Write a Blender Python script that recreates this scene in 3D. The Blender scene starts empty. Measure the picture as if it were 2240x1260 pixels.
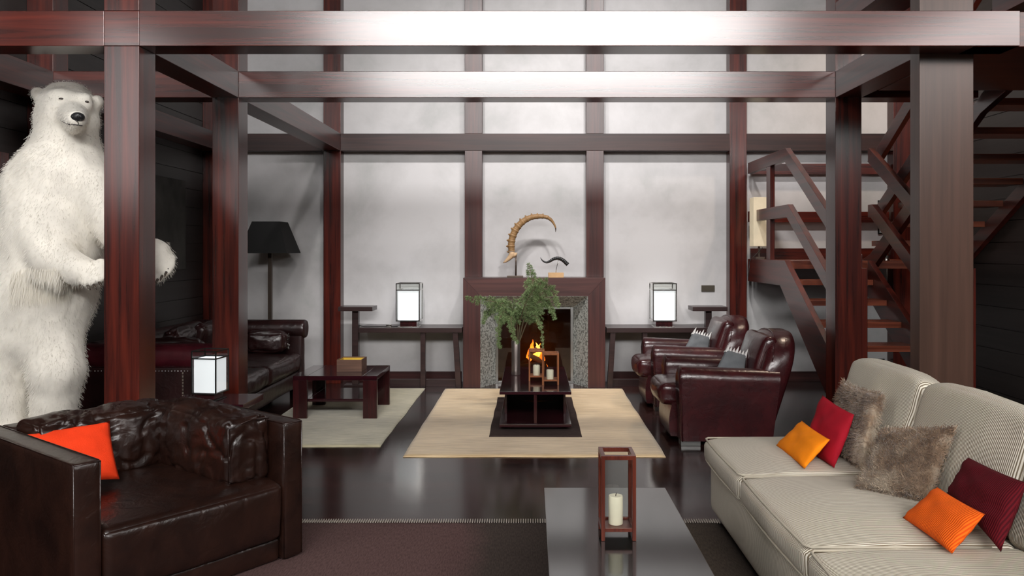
import bpy, bmesh, math, random
import numpy as np
from mathutils import Vector, Matrix, noise, Euler
R = random.Random(7)
sc = bpy.context.scene
COL = sc.collection
F = 1760.0; CZ = 1.56; VX = 1163.0; VY = 547.0
def at(px, py, Y):
    return Vector(((px-VX)*Y/F, Y, CZ-(py-VY)*Y/F))
# ------------------------------------------------------------------ materials
def newmat(name):
    m = bpy.data.materials.new(name); m.use_nodes = True
    nt = m.node_tree; b = nt.nodes['Principled BSDF']
    return m, nt, b
def N(nt, t, **k):
    n = nt.nodes.new(t)
    for a, v in k.items(): setattr(n, a, v)
    return n
def coords(nt, scale, kind='Object', rot=(0,0,0)):
    tc = N(nt, 'ShaderNodeTexCoord'); mp = N(nt, 'ShaderNodeMapping')
    mp.inputs['Scale'].default_value = scale; mp.inputs['Rotation'].default_value = rot
    nt.links.new(tc.outputs[kind], mp.inputs['Vector']); return mp.outputs['Vector']
def ramp(nt, fac, stops):
    r = N(nt, 'ShaderNodeValToRGB')
    el = r.color_ramp.elements
    while len(el) < len(stops): el.new(0.5)
    for e, (p, c) in zip(el, stops):
        e.position = p; e.color = (*c, 1) if len(c) == 3 else c
    nt.links.new(fac, r.inputs['Fac']); return r.outputs['Color']
def noise_n(nt, vec, scale, detail=4, rough=.5, dist=0):
    n = N(nt, 'ShaderNodeTexNoise'); n.inputs['Scale'].default_value = scale
    n.inputs['Detail'].default_value = detail; n.inputs['Roughness'].default_value = rough
    n.inputs['Distortion'].default_value = dist
    nt.links.new(vec, n.inputs['Vector']); return n.outputs['Fac']
def bump(nt, b, h, strength, dist=.01):
    bp = N(nt, 'ShaderNodeBump'); bp.inputs['Strength'].default_value = strength
    bp.inputs['Distance'].default_value = dist
    nt.links.new(h, bp.inputs['Height']); nt.links.new(bp.outputs['Normal'], b.inputs['Normal'])
def plain(name, col, rough=.5, metal=0, coat=0, spec=.5, emit=None, es=0, sheen=0, bumpy=None):
    m, nt, b = newmat(name)
    v = coords(nt, (1,1,1)); f = noise_n(nt, v, 9, 3)
    c = ramp(nt, f, [(.3, tuple(x*.88 for x in col)), (.7, tuple(min(1, x*1.08) for x in col))])
    nt.links.new(c, b.inputs['Base Color'])
    b.inputs['Roughness'].default_value = rough; b.inputs['Metallic'].default_value = metal
    b.inputs['Coat Weight'].default_value = coat; b.inputs['Coat Roughness'].default_value = .12
    b.inputs['Specular IOR Level'].default_value = spec
    b.inputs['Sheen Weight'].default_value = sheen
    if emit:
        b.inputs['Emission Color'].default_value = (*emit, 1); b.inputs['Emission Strength'].default_value = es
    if bumpy: bump(nt, b, noise_n(nt, v, bumpy[0], 4), bumpy[1], .004)
    return m
def wood(name, axis, dark, light, rough=.3, spec=.5, gscale=1.0, coat=0.0):
    m, nt, b = newmat(name)
    s = [26*gscale]*3; s[axis] = .9*gscale
    v = coords(nt, tuple(s))
    f = noise_n(nt, v, 1.0, 6, .62, .6)
    s2 = [7*gscale]*3; s2[axis] = .35*gscale
    f2 = noise_n(nt, coords(nt, tuple(s2)), 1.0, 3, .5, 1.2)
    mx = N(nt, 'ShaderNodeMath', operation='MULTIPLY_ADD'); mx.inputs[1].default_value = .55
    ml = N(nt, 'ShaderNodeMath', operation='MULTIPLY'); ml.inputs[1].default_value = .45
    nt.links.new(f2, ml.inputs[0]); nt.links.new(f, mx.inputs[0]); nt.links.new(ml.outputs[0], mx.inputs[2])
    c = ramp(nt, mx.outputs[0], [(.38, dark), (.5, tuple((a+c_)/2 for a, c_ in zip(dark, light))), (.62, light)])
    nt.links.new(c, b.inputs['Base Color'])
    b.inputs['Roughness'].default_value = rough; b.inputs['Specular IOR Level'].default_value = spec
    b.inputs['Coat Weight'].default_value = coat; b.inputs['Coat Roughness'].default_value = .08
    bump(nt, b, f, .05, .002)
    return m
DK = (.022, .0045, .0038); LT = (.108, .0155, .0085)
WX = wood('mahogany_grain_x', 0, DK, LT, .22, .72); WY = wood('mahogany_grain_y', 1, DK, LT, .3, .75); WZ = wood('mahogany_grain_z', 2, DK, LT, .24, .5)
WW = wood('wall_beam_wood', 0, (.020,.009,.008), (.050,.020,.017), .42, .38)
WBR = wood('brown_veneer', 2, (.050,.025,.017), (.080,.040,.028), .35, .5)
TB = wood('table_wood', 0, (.016,.003,.005), (.042,.007,.012), .12, .5, 1, .4)
TBZ = wood('table_wood_upright', 2, (.014,.003,.004), (.045,.008,.009), .22, .5, 1, .2)
CONS = wood('console_wood', 0, (.018,.010,.010), (.040,.020,.019), .3, .5)
MANT = wood('mantel_wood_x', 0, (.035,.012,.011), (.085,.030,.026), .33, .5)
MANTZ = wood('mantel_wood_z', 2, (.028,.009,.008), (.075,.022,.019), .33, .5)
ORW = wood('lantern_wood', 2, (.16,.045,.013), (.32,.11,.035), .4, .4, 3)
RDW = wood('lantern_dark_wood', 2, (.050,.009,.005), (.13,.025,.012), .3, .5, 3)
TREAD = wood('tread_wood', 0, (.09,.020,.011), (.24,.065,.032), .25, .6)
BOXW = wood('box_wood', 0, (.09,.045,.03), (.17,.09,.06), .5, .4, 2)
BLK = plain('black_lacquer', (.010,.010,.009), .10, coat=.6)
PLANK = wood('dark_plank', 1, (.014,.010,.009), (.026,.020,.018), .42, .5)
def plaster():
    m, nt, b = newmat('mottled_plaster')
    v = coords(nt, (1,1,1)); f = noise_n(nt, v, .9, 6, .6, .4); f2 = noise_n(nt, v, 5, 5, .6)
    ad = N(nt, 'ShaderNodeMath', operation='MULTIPLY_ADD'); ad.inputs[1].default_value = .3
    nt.links.new(f2, ad.inputs[0]); nt.links.new(f, ad.inputs[2])
    c = ramp(nt, ad.outputs[0], [(.42, (.40,.40,.395)), (.6, (.50,.488,.49)), (.78, (.575,.56,.565))])
    nt.links.new(c, b.inputs['Base Color']); b.inputs['Roughness'].default_value = .85
    bump(nt, b, f2, .1, .004); return m
PLAS = plaster()
def floor_mat():
    m, nt, b = newmat('dark_floorboards')
    v = coords(nt, (1,1,1))
    br = N(nt, 'ShaderNodeTexBrick'); br.inputs['Scale'].default_value = 1
    br.inputs['Brick Width'].default_value = 1.35; br.inputs['Row Height'].default_value = .115
    br.inputs['Mortar Size'].default_value = .0034; br.inputs['Mortar Smooth'].default_value = .2
    br.inputs['Color1'].default_value = (.013,.005,.0045,1); br.inputs['Color2'].default_value = (.038,.014,.012,1)
    br.inputs['Mortar'].default_value = (.002,.001,.001,1); br.offset = .37
    nt.links.new(v, br.inputs['Vector'])
    g = noise_n(nt, coords(nt, (1.2, 30, 1)), 1, 5, .6)
    mx = N(nt, 'ShaderNodeMix', data_type='RGBA', blend_type='MULTIPLY'); mx.inputs[0].default_value = .7
    nt.links.new(br.outputs['Color'], mx.inputs[6])
    nt.links.new(ramp(nt, g, [(.3, (.55,.55,.55)), (.7, (1.2,1.2,1.2))]), mx.inputs[7])
    nt.links.new(mx.outputs[2], b.inputs['Base Color'])
    b.inputs['Roughness'].default_value = .15; b.inputs['Specular IOR Level'].default_value = .3
    bump(nt, b, br.outputs['Fac'], -.6, .006); return m
FLOOR = floor_mat()
def leather(name, dark, light, rough=.3, wr=.25, scale=5):
    m, nt, b = newmat(name); v = coords(nt, (1,1,1))
    f = noise_n(nt, v, scale, 5, .6, .5)
    c = ramp(nt, f, [(.32, dark), (.7, light)]); nt.links.new(c, b.inputs['Base Color'])
    b.inputs['Roughness'].default_value = rough; b.inputs['Specular IOR Level'].default_value = .6
    g = noise_n(nt, v, 130, 3); w = noise_n(nt, v, 11, 3, .5, 1.5)
    a = N(nt, 'ShaderNodeMath', operation='MULTIPLY_ADD'); a.inputs[1].default_value = .12
    nt.links.new(g, a.inputs[0]); nt.links.new(w, a.inputs[2])
    bump(nt, b, a.outputs[0], wr, .012); return m
LBR = leather('worn_brown_leather', (.009,.0035,.0025), (.026,.0095,.006), .32, .35)
LCL = leather('club_oxblood_leather', (.022,.0045,.006), (.052,.0085,.010), .26, .18)
LCHF = leather('chesterfield_leather', (.012,.004,.004), (.030,.009,.009), .3, .3)
LOX = leather('oxblood_roll_leather', (.045,.006,.010), (.085,.012,.018), .25, .15)
def rug_mat(name, c1, c2, sc_, rough=.9, shine=.3):
    m, nt, b = newmat(name)
    f = noise_n(nt, coords(nt, sc_), 1, 6, .65, .3); f2 = noise_n(nt, coords(nt, (1,1,1)), 1.6, 3)
    ad = N(nt, 'ShaderNodeMath', operation='MULTIPLY_ADD'); ad.inputs[1].default_value = .6
    ml = N(nt, 'ShaderNodeMath', operation='MULTIPLY'); ml.inputs[1].default_value = .4
    nt.links.new(f2, ml.inputs[0]); nt.links.new(f, ad.inputs[0]); nt.links.new(ml.outputs[0], ad.inputs[2])
    nt.links.new(ramp(nt, ad.outputs[0], [(.36, c1), (.62, c2)]), b.inputs['Base Color'])
    b.inputs['Roughness'].default_value = rough; b.inputs['Sheen Weight'].default_value = shine
    b.inputs['Specular IOR Level'].default_value = .2
    bump(nt, b, noise_n(nt, coords(nt, (1,1,1)), 260, 2), .5, .004); return m
RUGC = rug_mat('beige_silk_rug', (.50,.345,.18), (.80,.61,.37), (3, 40, 1))
RUGL = rug_mat('pale_green_silk_rug', (.30,.27,.17), (.56,.50,.34), (6, 45, 1))
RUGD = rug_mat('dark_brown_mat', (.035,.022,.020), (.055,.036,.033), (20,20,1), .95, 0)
def near_rug():
    m, nt, b = newmat('mauve_woven_rug')
    tc = N(nt, 'ShaderNodeTexCoord'); sp = N(nt, 'ShaderNodeSeparateXYZ'); nt.links.new(tc.outputs['Object'], sp.inputs[0])
    nz = noise_n(nt, coords(nt, (2,2,1)), 1, 3)
    ad = N(nt, 'ShaderNodeMath', operation='MULTIPLY_ADD'); ad.inputs[1].default_value = .25
    nt.links.new(nz, ad.inputs[0]); nt.links.new(sp.outputs[0], ad.inputs[2])
    mr = N(nt, 'ShaderNodeMapRange'); mr.inputs[1].default_value = -1.6; mr.inputs[2].default_value = 1.9
    nt.links.new(ad.outputs[0], mr.inputs[0])
    c = ramp(nt, mr.outputs[0], [(0, (.11,.066,.062)), (.53, (.115,.066,.062)), (.575, (.060,.045,.038)), (.80, (.055,.042,.036)), (.85, (.11,.085,.065)), (.93,(.05,.038,.03))])
    g = noise_n(nt, coords(nt, (160, 30, 1)), 1, 2)
    mx = N(nt, 'ShaderNodeMix', data_type='RGBA', blend_type='MULTIPLY'); mx.inputs[0].default_value = .8
    nt.links.new(c, mx.inputs[6]); nt.links.new(ramp(nt, g, [(.3, (.6,.6,.6)), (.7, (1.25,1.25,1.25))]), mx.inputs[7])
    nt.links.new(mx.outputs[2], b.inputs['Base Color']); b.inputs['Roughness'].default_value = .95
    b.inputs['Specular IOR Level'].default_value = .15; bump(nt, b, g, .5, .004); return m
RUGN = near_rug()
def stripe_fabric(name, c1, c2, axis, freq, rough=.9, bstr=.5):
    m, nt, b = newmat(name)
    tc = N(nt, 'ShaderNodeTexCoord'); sp = N(nt, 'ShaderNodeSeparateXYZ'); nt.links.new(tc.outputs['Object'], sp.inputs[0])
    ml = N(nt, 'ShaderNodeMath', operation='MULTIPLY'); ml.inputs[1].default_value = freq*2*math.pi
    nt.links.new(sp.outputs[axis], ml.inputs[0])
    sn = N(nt, 'ShaderNodeMath', operation='SINE'); nt.links.new(ml.outputs[0], sn.inputs[0])
    mr = N(nt, 'ShaderNodeMapRange'); mr.inputs[1].default_value = -1; mr.inputs[2].default_value = 1
    nt.links.new(sn.outputs[0], mr.inputs[0])
    nt.links.new(ramp(nt, mr.outputs[0], [(.25, c1), (.6, c2)]), b.inputs['Base Color'])
    b.inputs['Roughness'].default_value = rough; b.inputs['Sheen Weight'].default_value = 0
    b.inputs['Specular IOR Level'].default_value = .2
    bump(nt, b, mr.outputs[0], bstr, .003); return m
CORD = stripe_fabric('beige_corded_fabric', (.20,.155,.10), (.84,.79,.68), 1, 105)
PIPF = plain('beige_piping_fabric', (.50,.45,.36), .9, spec=.2)
ORA = plain('orange_velvet', (.92,.25,.006), .85, spec=.15, bumpy=(200,.3))
ORB = stripe_fabric('orange_corduroy', (.72,.075,.004), (.95,.16,.010), 0, 110, .9, .5)
ORC = plain('vermilion_cotton', (.83,.050,.010), .85, spec=.15, bumpy=(220,.4))
REDA = plain('crimson_cotton', (.33,.007,.018), .85, spec=.15, bumpy=(200,.3))
REDB = stripe_fabric('dark_red_corduroy', (.060,.002,.006), (.13,.005,.011), 0, 110, .85, .5)
DENIM = plain('grey_denim', (.13,.14,.15), .9, bumpy=(120, .5)); LACE = plain('white_fur_trim', (.7,.7,.69), .9, bumpy=(90,.8))
def stone():
    m, nt, b = newmat('speckled_grey_stone'); v = coords(nt, (1,1,1))
    vo = N(nt, 'ShaderNodeTexVoronoi'); vo.inputs['Scale'].default_value = 46; nt.links.new(v, vo.inputs['Vector'])
    f = noise_n(nt, v, 40, 5, .7)
    ad = N(nt, 'ShaderNodeMath', operation='MULTIPLY_ADD'); ad.inputs[1].default_value = .5
    nt.links.new(vo.outputs['Distance'], ad.inputs[0]); nt.links.new(f, ad.inputs[2])
    nt.links.new(ramp(nt, ad.outputs[0], [(.5, (.20,.21,.19)), (.68, (.42,.43,.40)), (.85, (.12,.125,.115))]), b.inputs['Base Color'])
    b.inputs['Roughness'].default_value = .6; bump(nt, b, ad.outputs[0], .3, .004); return m
STONE = stone()
STEEL = plain('brushed_steel', (.30,.30,.29), .35, 1); CHROME = plain('nickel', (.62,.60,.57), .16, 1)
BRONZE = plain('dark_bronze', (.045,.036,.030), .35, .6); BRONZEL = plain('brown_metal', (.10,.075,.06), .35, .6)
BMET = plain('black_metal', (.012,.011,.010), .35, .3)
FIREB = plain('sooty_firebox', (.035,.022,.014), .8)
WAX = plain('ivory_wax', (.80,.74,.58), .45, spec=.4); WICK = plain('burnt_wick', (.02,.015,.01), .9)
SHADEW = plain('glowing_white_shade', (.75,.76,.78), .6, emit=(.92,.95,1), es=.5)
SHADEC = plain('cream_lamp_shade', (.62,.54,.40), .8, emit=(.9,.75,.5), es=.22)
SHADEB = plain('black_lamp_shade', (.008,.008,.008), .75)
VASEM = plain('hammered_pewter', (.34,.29,.27), .38, .9, bumpy=(40, .3))
HORN = plain('ribbed_brown_horn', (.30,.17,.07), .55); HORNK = plain('black_horn', (.012,.012,.012), .35); BONE = plain('pale_bone', (.62,.42,.25), .7, bumpy=(30,.8))
TIPM = plain('dark_horn_tip', (.03,.015,.008), .35)
BARK = plain('spruce_bark', (.13,.10,.055), .8); NEED = plain('spruce_needles', (.14,.22,.08), .55); NEED2 = plain('young_spruce_needles', (.26,.34,.15), .55)
YEL = plain('yellow_lining', (.62,.42,.05), .8); CORK = plain('light_wood_block', (.55,.34,.17), .7)
FURB = plain('polar_bear_fur', (.82,.78,.70), .9, sheen=.3); BNOSE = plain('black_nose_leather', (.02,.02,.022), .28, bumpy=(90,.5))
EYE = plain('dark_eye', (.015,.008,.005), .1); CLAW = plain('dark_claw', (.05,.035,.025), .3); LIP = plain('dark_lip', (.03,.022,.022), .5)
def hairmat(name, c):
    m = bpy.data.materials.new(name); m.use_nodes = True; nt = m.node_tree; nt.nodes.clear()
    o = N(nt, 'ShaderNodeOutputMaterial'); d = N(nt, 'ShaderNodeBsdfDiffuse'); t = N(nt, 'ShaderNodeBsdfTranslucent'); mx = N(nt, 'ShaderNodeMixShader'); mx.inputs[0].default_value = .45
    f = noise_n(nt, coords(nt, (1,1,1)), 4, 3); k = ramp(nt, f, [(.3, tuple(x*.93 for x in c)), (.7, c)])
    nt.links.new(k, d.inputs[0]); nt.links.new(k, t.inputs[0]); nt.links.new(d.outputs[0], mx.inputs[1]); nt.links.new(t.outputs[0], mx.inputs[2]); nt.links.new(mx.outputs[0], o.inputs[0]); return m
HAIRB = hairmat('polar_bear_hair', (.90,.87,.80))
def furp():
    m, nt, b = newmat('brown_faux_fur'); f = noise_n(nt, coords(nt, (1,1,1)), 7, 6, .7, .6)
    nt.links.new(ramp(nt, f, [(.35, (.12,.065,.035)), (.5, (.27,.18,.115)), (.66, (.50,.41,.31))]), b.inputs['Base Color'])
    b.inputs['Roughness'].default_value = .9; b.inputs['Sheen Weight'].default_value = .4; return m
FURP = furp()
CANV = rug_mat('grey_canvas', (.035,.035,.033), (.085,.082,.076), (3,3,3), .6, 0)
PLATE = plain('bronze_switch_plate', (.10,.085,.065), .4, .7)
LOGM = plain('ash_white_log', (.45,.40,.36), .9, bumpy=(25,1)); LOGC = plain('charred_log', (.05,.03,.02), .9, bumpy=(25,1))
def emis(name, c, s):
    m, nt, b = newmat(name); f = noise_n(nt, coords(nt, (1,1,1)), 14, 3)
    nt.links.new(ramp(nt, f, [(.35, tuple(x*.35 if i else x*.8 for i, x in enumerate(c))), (.65, c)]), b.inputs['Emission Color'])
    b.inputs['Base Color'].default_value = (0,0,0,1); b.inputs['Emission Strength'].default_value = s; return m
FLAME = emis('orange_flame', (1.0,.32,.03), 5); FLAMEY = emis('yellow_flame', (1,.62,.12), 9); EMBER = emis('glowing_embers', (1,.16,.02), 2.5)
def pane(name, tint=(1,1,1), gl=1.0):
    m = bpy.data.materials.new(name); m.use_nodes = True; nt = m.node_tree; nt.nodes.clear()
    o = N(nt, 'ShaderNodeOutputMaterial'); t = N(nt, 'ShaderNodeBsdfTransparent'); g = N(nt, 'ShaderNodeBsdfGlossy'); mx = N(nt, 'ShaderNodeMixShader')
    t.inputs[0].default_value = (*tint, 1); g.inputs['Roughness'].default_value = .02
    fr = N(nt, 'ShaderNodeFresnel'); fr.inputs[0].default_value = 1.45
    ml = N(nt, 'ShaderNodeMath', operation='MULTIPLY'); ml.inputs[1].default_value = gl
    ge = N(nt, 'ShaderNodeNewGeometry'); sb = N(nt, 'ShaderNodeMath', operation='SUBTRACT'); sb.inputs[0].default_value = 1
    m2 = N(nt, 'ShaderNodeMath', operation='MULTIPLY'); nt.links.new(ge.outputs['Backfacing'], sb.inputs[1])
    nt.links.new(fr.outputs[0], ml.inputs[0]); nt.links.new(ml.outputs[0], m2.inputs[0]); nt.links.new(sb.outputs[0], m2.inputs[1]); nt.links.new(m2.outputs[0], mx.inputs[0])
    nt.links.new(t.outputs[0], mx.inputs[1]); nt.links.new(g.outputs[0], mx.inputs[2]); nt.links.new(mx.outputs[0], o.inputs[0])
    return m
GLASS = pane('clear_glass', (.97,.98,.97)); GLASSF = pane('fireplace_glass', (.75,.62,.5), 2.2)
def winmat(name, c, s):
    m = bpy.data.materials.new(name); m.use_nodes = True; nt = m.node_tree; nt.nodes.clear()
    o = N(nt, 'ShaderNodeOutputMaterial'); e = N(nt, 'ShaderNodeEmission'); e.inputs[0].default_value = (*c, 1); e.inputs[1].default_value = s
    nt.links.new(e.outputs[0], o.inputs[0]); return m
# ------------------------------------------------------------------ object helpers
def tag(o, label=None, cat=None, group=None, kind=None):
    if label: o['label'] = label
    if cat: o['category'] = cat
    if group: o['group'] = group
    if kind: o['kind'] = kind
    return o
def thing(name, label, cat, loc=(0,0,0), rz=0, group=None):
    o = bpy.data.objects.new(name, None); COL.objects.link(o); o.location = loc; o.rotation_euler = (0,0,rz)
    o.empty_display_size = .1
    return tag(o, label, cat, group)
class MB:
    def __init__(s): s.v = []; s.f = []
    def add(s, vs, fs):
        k = len(s.v); s.v += [tuple(x) for x in vs]; s.f += [tuple(i+k for i in f) for f in fs]; return s
    def box(s, x0, x1, y0, y1, z0, z1, M=None):
        vs = [Vector((x, y, z)) for x in (x0, x1) for y in (y0, y1) for z in (z0, z1)]
        if M: vs = [M @ v for v in vs]
        return s.add(vs, [(0,1,3,2),(4,6,7,5),(0,4,5,1),(2,3,7,6),(0,2,6,4),(1,5,7,3)])
    def prism(s, pts, axis, a, b):
        # pts 2D polygon in the two other axes (in order), extruded along axis a..b
        n = len(pts); vs = []
        for t in (a, b):
            for p in pts:
                q = [0,0,0]; o = [i for i in range(3) if i != axis]; q[o[0]] = p[0]; q[o[1]] = p[1]; q[axis] = t; vs.append(q)
        fs = [tuple(range(n)), tuple(range(2*n-1, n-1, -1))] + [(i, i+n, (i+1) % n+n, (i+1) % n) for i in range(n)]
        return s.add(vs, fs)
    def tube(s, pts, rad, n=10, cap=True):
        pts = [Vector(p) for p in pts]; rad = rad if hasattr(rad, '__len__') else [rad]*len(pts)
        vs = []; fs = []; prev = None
        for i, p in enumerate(pts):
            d = (pts[min(i+1, len(pts)-1)]-pts[max(i-1, 0)]).normalized()
            u = prev if prev else (Vector((0,0,1)) if abs(d.z) < .9 else Vector((1,0,0)))
            u = (u-d*u.dot(d)).normalized(); prev = u; w = d.cross(u)
            for k in range(n):
                a = 2*math.pi*k/n; vs.append(p+(u*math.cos(a)+w*math.sin(a))*rad[i])
        for i in range(len(pts)-1):
            for k in range(n): fs.append((i*n+k, i*n+(k+1) % n, (i+1)*n+(k+1) % n, (i+1)*n+k))
        if cap: fs += [tuple(range(n-1, -1, -1)), tuple(range((len(pts)-1)*n, len(pts)*n))]
        return s.add(vs, fs)
    def lathe(s, prof, c, n=28):
        vs = []; fs = []
        for r, z in prof:
            for k in range(n):
                a = 2*math.pi*k/n; vs.append((c[0]+r*math.cos(a), c[1]+r*math.sin(a), c[2]+z))
        for i in range(len(prof)-1):
            for k in range(n): fs.append((i*n+k, i*n+(k+1) % n, (i+1)*n+(k+1) % n, (i+1)*n+k))
        fs += [tuple(range(n-1, -1, -1)), tuple(range((len(prof)-1)*n, len(prof)*n))]
        return s.add(vs, fs)
    def build(s, name, mat, parent=None, bevel=0, smooth=False, seg=2, recalc=True, sub=0, auto=None):
        me = bpy.data.meshes.new(name); 
        me.from_pydata(s.v, [], s.f); me.materials.append(mat)
        if recalc:
            bm = bmesh.new(); bm.from_mesh(me); bmesh.ops.recalc_face_normals(bm, faces=bm.faces); bm.to_mesh(me); bm.free()
        if smooth:
            me.polygons.foreach_set('use_smooth', [True]*len(me.polygons))
        o = bpy.data.objects.new(name, me); COL.objects.link(o)
        if parent: o.parent = parent
        if bevel:
            b = o.modifiers.new('b', 'BEVEL'); b.width = bevel; b.segments = seg; b.limit_method = 'ANGLE'; b.angle_limit = math.radians(40)
            me.polygons.foreach_set('use_smooth', [True]*len(me.polygons))
            w = o.modifiers.new('w', 'WEIGHTED_NORMAL'); w.keep_sharp = True
        if sub:
            b = o.modifiers.new('s', 'SUBSURF'); b.levels = sub; b.render_levels = sub
        if auto:
            bm = bmesh.new(); bm.from_mesh(me)
            for e in bm.edges:
                if len(e.link_faces) == 2 and e.calc_face_angle() > math.radians(auto): e.smooth = False
            bm.to_mesh(me); bm.free()
        return o
def recenter(o):
    me = o.data; vs = [v.co for v in me.vertices]
    c = Vector(((min(v.x for v in vs)+max(v.x for v in vs))/2, (min(v.y for v in vs)+max(v.y for v in vs))/2, min(v.z for v in vs)))
    me.transform(Matrix.Translation(-c)); o.location = o.location+c; return o
def tbox(name, label, cat, x0, x1, y0, y1, z0, z1, mat, group=None, bevel=.003):
    o = MB().box(x0, x1, y0, y1, z0, z1).build(name, mat, None, bevel); recenter(o); return tag(o, label, cat, group)
def pbox(name, par, x0, x1, y0, y1, z0, z1, mat, bevel=.002):
    return MB().box(x0, x1, y0, y1, z0, z1).build(name, mat, par, bevel)
def struct(name, mb, mat, bevel=0, parent=None):
    o = mb.build(name, mat, parent, bevel); 
    if not parent: o['kind'] = 'structure'
    return o
def copy_tree(o, parent=None):
    c = o.copy(); COL.objects.link(c); c.parent = parent
    for ch in list(o.children): copy_tree(ch, c)
    return c
def relabel(o, label): o['label'] = label; return o
def grid_cube(n):
    # unit cube surface, n cells per axis (tuple), in [-1,1]
    nx, ny, nz = n; idx = {}; vs = []; fs = []
    def vid(i, j, k):
        t = (i, j, k)
        if t not in idx: idx[t] = len(vs); vs.append((2*i/nx-1, 2*j/ny-1, 2*k/nz-1))
        return idx[t]
    for k, K in ((0, 0), (nz, 1)):
        for i in range(nx):
            for j in range(ny):
                q = (vid(i,j,k), vid(i+1,j,k), vid(i+1,j+1,k), vid(i,j+1,k)); fs.append(q if K else q[::-1])
    for j, K in ((0, 1), (ny, 0)):
        for i in range(nx):
            for k in range(nz):
                q = (vid(i,j,k), vid(i+1,j,k), vid(i+1,j,k+1), vid(i,j,k+1)); fs.append(q if K else q[::-1])
    for i, K in ((0, 0), (nx, 1)):
        for j in range(ny):
            for k in range(nz):
                q = (vid(i,j,k), vid(i,j+1,k), vid(i,j+1,k+1), vid(i,j,k+1)); fs.append(q if K else q[::-1])
    return vs, fs
def soft(name, mat, parent, c, h, r=.04, bulge=(0,0,0), n=(16,16,8), wr=0, wf=6, seed=0, rot=None, fn=None, cr=0, cf=3.0):
    """upholstered block: rounded box with bulge and creases; c centre, h half sizes"""
    vs, fs = grid_cube(n); out = []
    hx, hy, hz = h
    for (x, y, z) in vs:
        # denser near the edges
        s = lambda t: math.sin(t*math.pi/2)
        x, y, z = s(x), s(y), s(z)
        p = Vector((x*hx, y*hy, z*hz)); q = Vector((max(-hx+r, min(hx-r, p.x)), max(-hy+r, min(hy-r, p.y)), max(-hz+r, min(hz-r, p.z))))
        d = p-q
        if d.length > 1e-9: 
            p = q+d.normalized()*r if max(abs(x),abs(y),abs(z))>.999 else p
        p.x += (1 if x > 0 else -1)*bulge[0]*(1-y*y)*(1-z*z)*abs(x)
        p.y += (1 if y > 0 else -1)*bulge[1]*(1-x*x)*(1-z*z)*abs(y)
        p.z += (1 if z > 0 else -1)*bulge[2]*(1-x*x)*(1-y*y)*abs(z)
        if wr:
            nv = Vector((p.x*wf+seed*3.1, p.y*wf, p.z*wf))
            t = noise.noise(nv)+.5*abs(noise.noise(nv*2.3))
            d = Vector((x, y, z)).normalized(); p += d*wr*t
            if cr:
                q2 = Vector((p.x*cf+seed, p.y*cf, p.z*cf*.55)); q2 += Vector((noise.noise(q2*1.7),noise.noise(q2*1.7+Vector((9,0,0))),0))*.5
                a1 = abs(noise.noise(q2)); a2 = abs(noise.noise(q2*2.1+Vector((3,7,1))))
                p -= d*cr*(max(0, 1-a1*7)**1.5+.5*max(0, 1-a2*6)**1.5)
        if fn: p = fn(p, x, y, z)
        if rot: p = rot @ p
        out.append(p+Vector(c))
    return MB().add(out, fs).build(name, mat, parent, smooth=True, recalc=False)
def throw_pillow(name, label, cs, T, mat, group=None, pinch=.06, n=22, seed=1, cat='pillow', flip=False):
    """cs: 4 world corners in order; T half thickness"""
    A, B, C, D = [Vector(c) for c in cs]; cen = (A+B+C+D)/4
    ux = ((B-A)+(C-D)).normalized(); nz = ux.cross(((D-A)+(C-B)).normalized()).normalized(); uy = nz.cross(ux)
    M = Matrix((ux, nz, uy)).transposed().to_4x4(); M.translation = cen   # local: x,width  y,thickness  z,height
    Mi = M.inverted(); loc = [Mi @ c for c in (A, B, C, D)]
    vs = []; fs = []; ids = {}
    for side in (1, -1):
        for i in range(n+1):
            for j in range(n+1):
                u = i/n*2-1; v = j/n*2-1; edge = i in (0, n) or j in (0, n)
                if edge and side < 0: ids[(side,i,j)] = ids[(1,i,j)]; continue
                uu = (1-pinch*(1-v*v))*u; vv = (1-pinch*(1-u*u))*v
                a = (uu+1)/2; b_ = (vv+1)/2
                p = loc[0]*(1-a)*(1-b_)+loc[1]*a*(1-b_)+loc[2]*a*b_+loc[3]*(1-a)*b_
                t = T*((1-u*u)*(1-v*v))**.42
                w = noise.noise(Vector((u*2.2+seed, v*2.2, side*2)))*T*.22*(0 if edge else 1)
                p = p+Vector((0, side*(t+w), 0)); ids[(side,i,j)] = len(vs); vs.append(p)
        for i in range(n):
            for j in range(n):
                q = (ids[(side,i,j)], ids[(side,i+1,j)], ids[(side,i+1,j+1)], ids[(side,i,j+1)])
                fs.append(q if side < 0 else q[::-1])
    root = MB().add(vs, fs).build(name, mat, None, smooth=True, recalc=True)
    root.matrix_world = M; tag(root, label, cat, group)
    return root
def blades(verts, normals, count, length, width, comb, seed=0, jit=.5):
    rng = np.random.default_rng(seed); k = rng.integers(0, len(verts), count)
    P = verts[k]+rng.normal(0, .006, (count, 3)); Nn = normals[k]
    L = length*(0.6+.8*rng.random((count, 1))); L = L*(1 if np.isscalar(length) else 1)
    D = Nn*.62+np.array(comb)*.9+rng.normal(0, jit*.4, (count, 3)); D /= np.linalg.norm(D, axis=1, keepdims=True)
    S = np.cross(D, Nn+rng.normal(0, .2, (count, 3))); S /= np.linalg.norm(S, axis=1, keepdims=True)+1e-9
    P = P-Nn*.004
    v = np.stack([P-S*width, P+S*width, P+D*L*.6+Nn*.002+S*width*.6, P+D*L], 1).reshape(-1, 3)
    f = np.arange(count*4).reshape(-1, 4)
    return v, f
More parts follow.
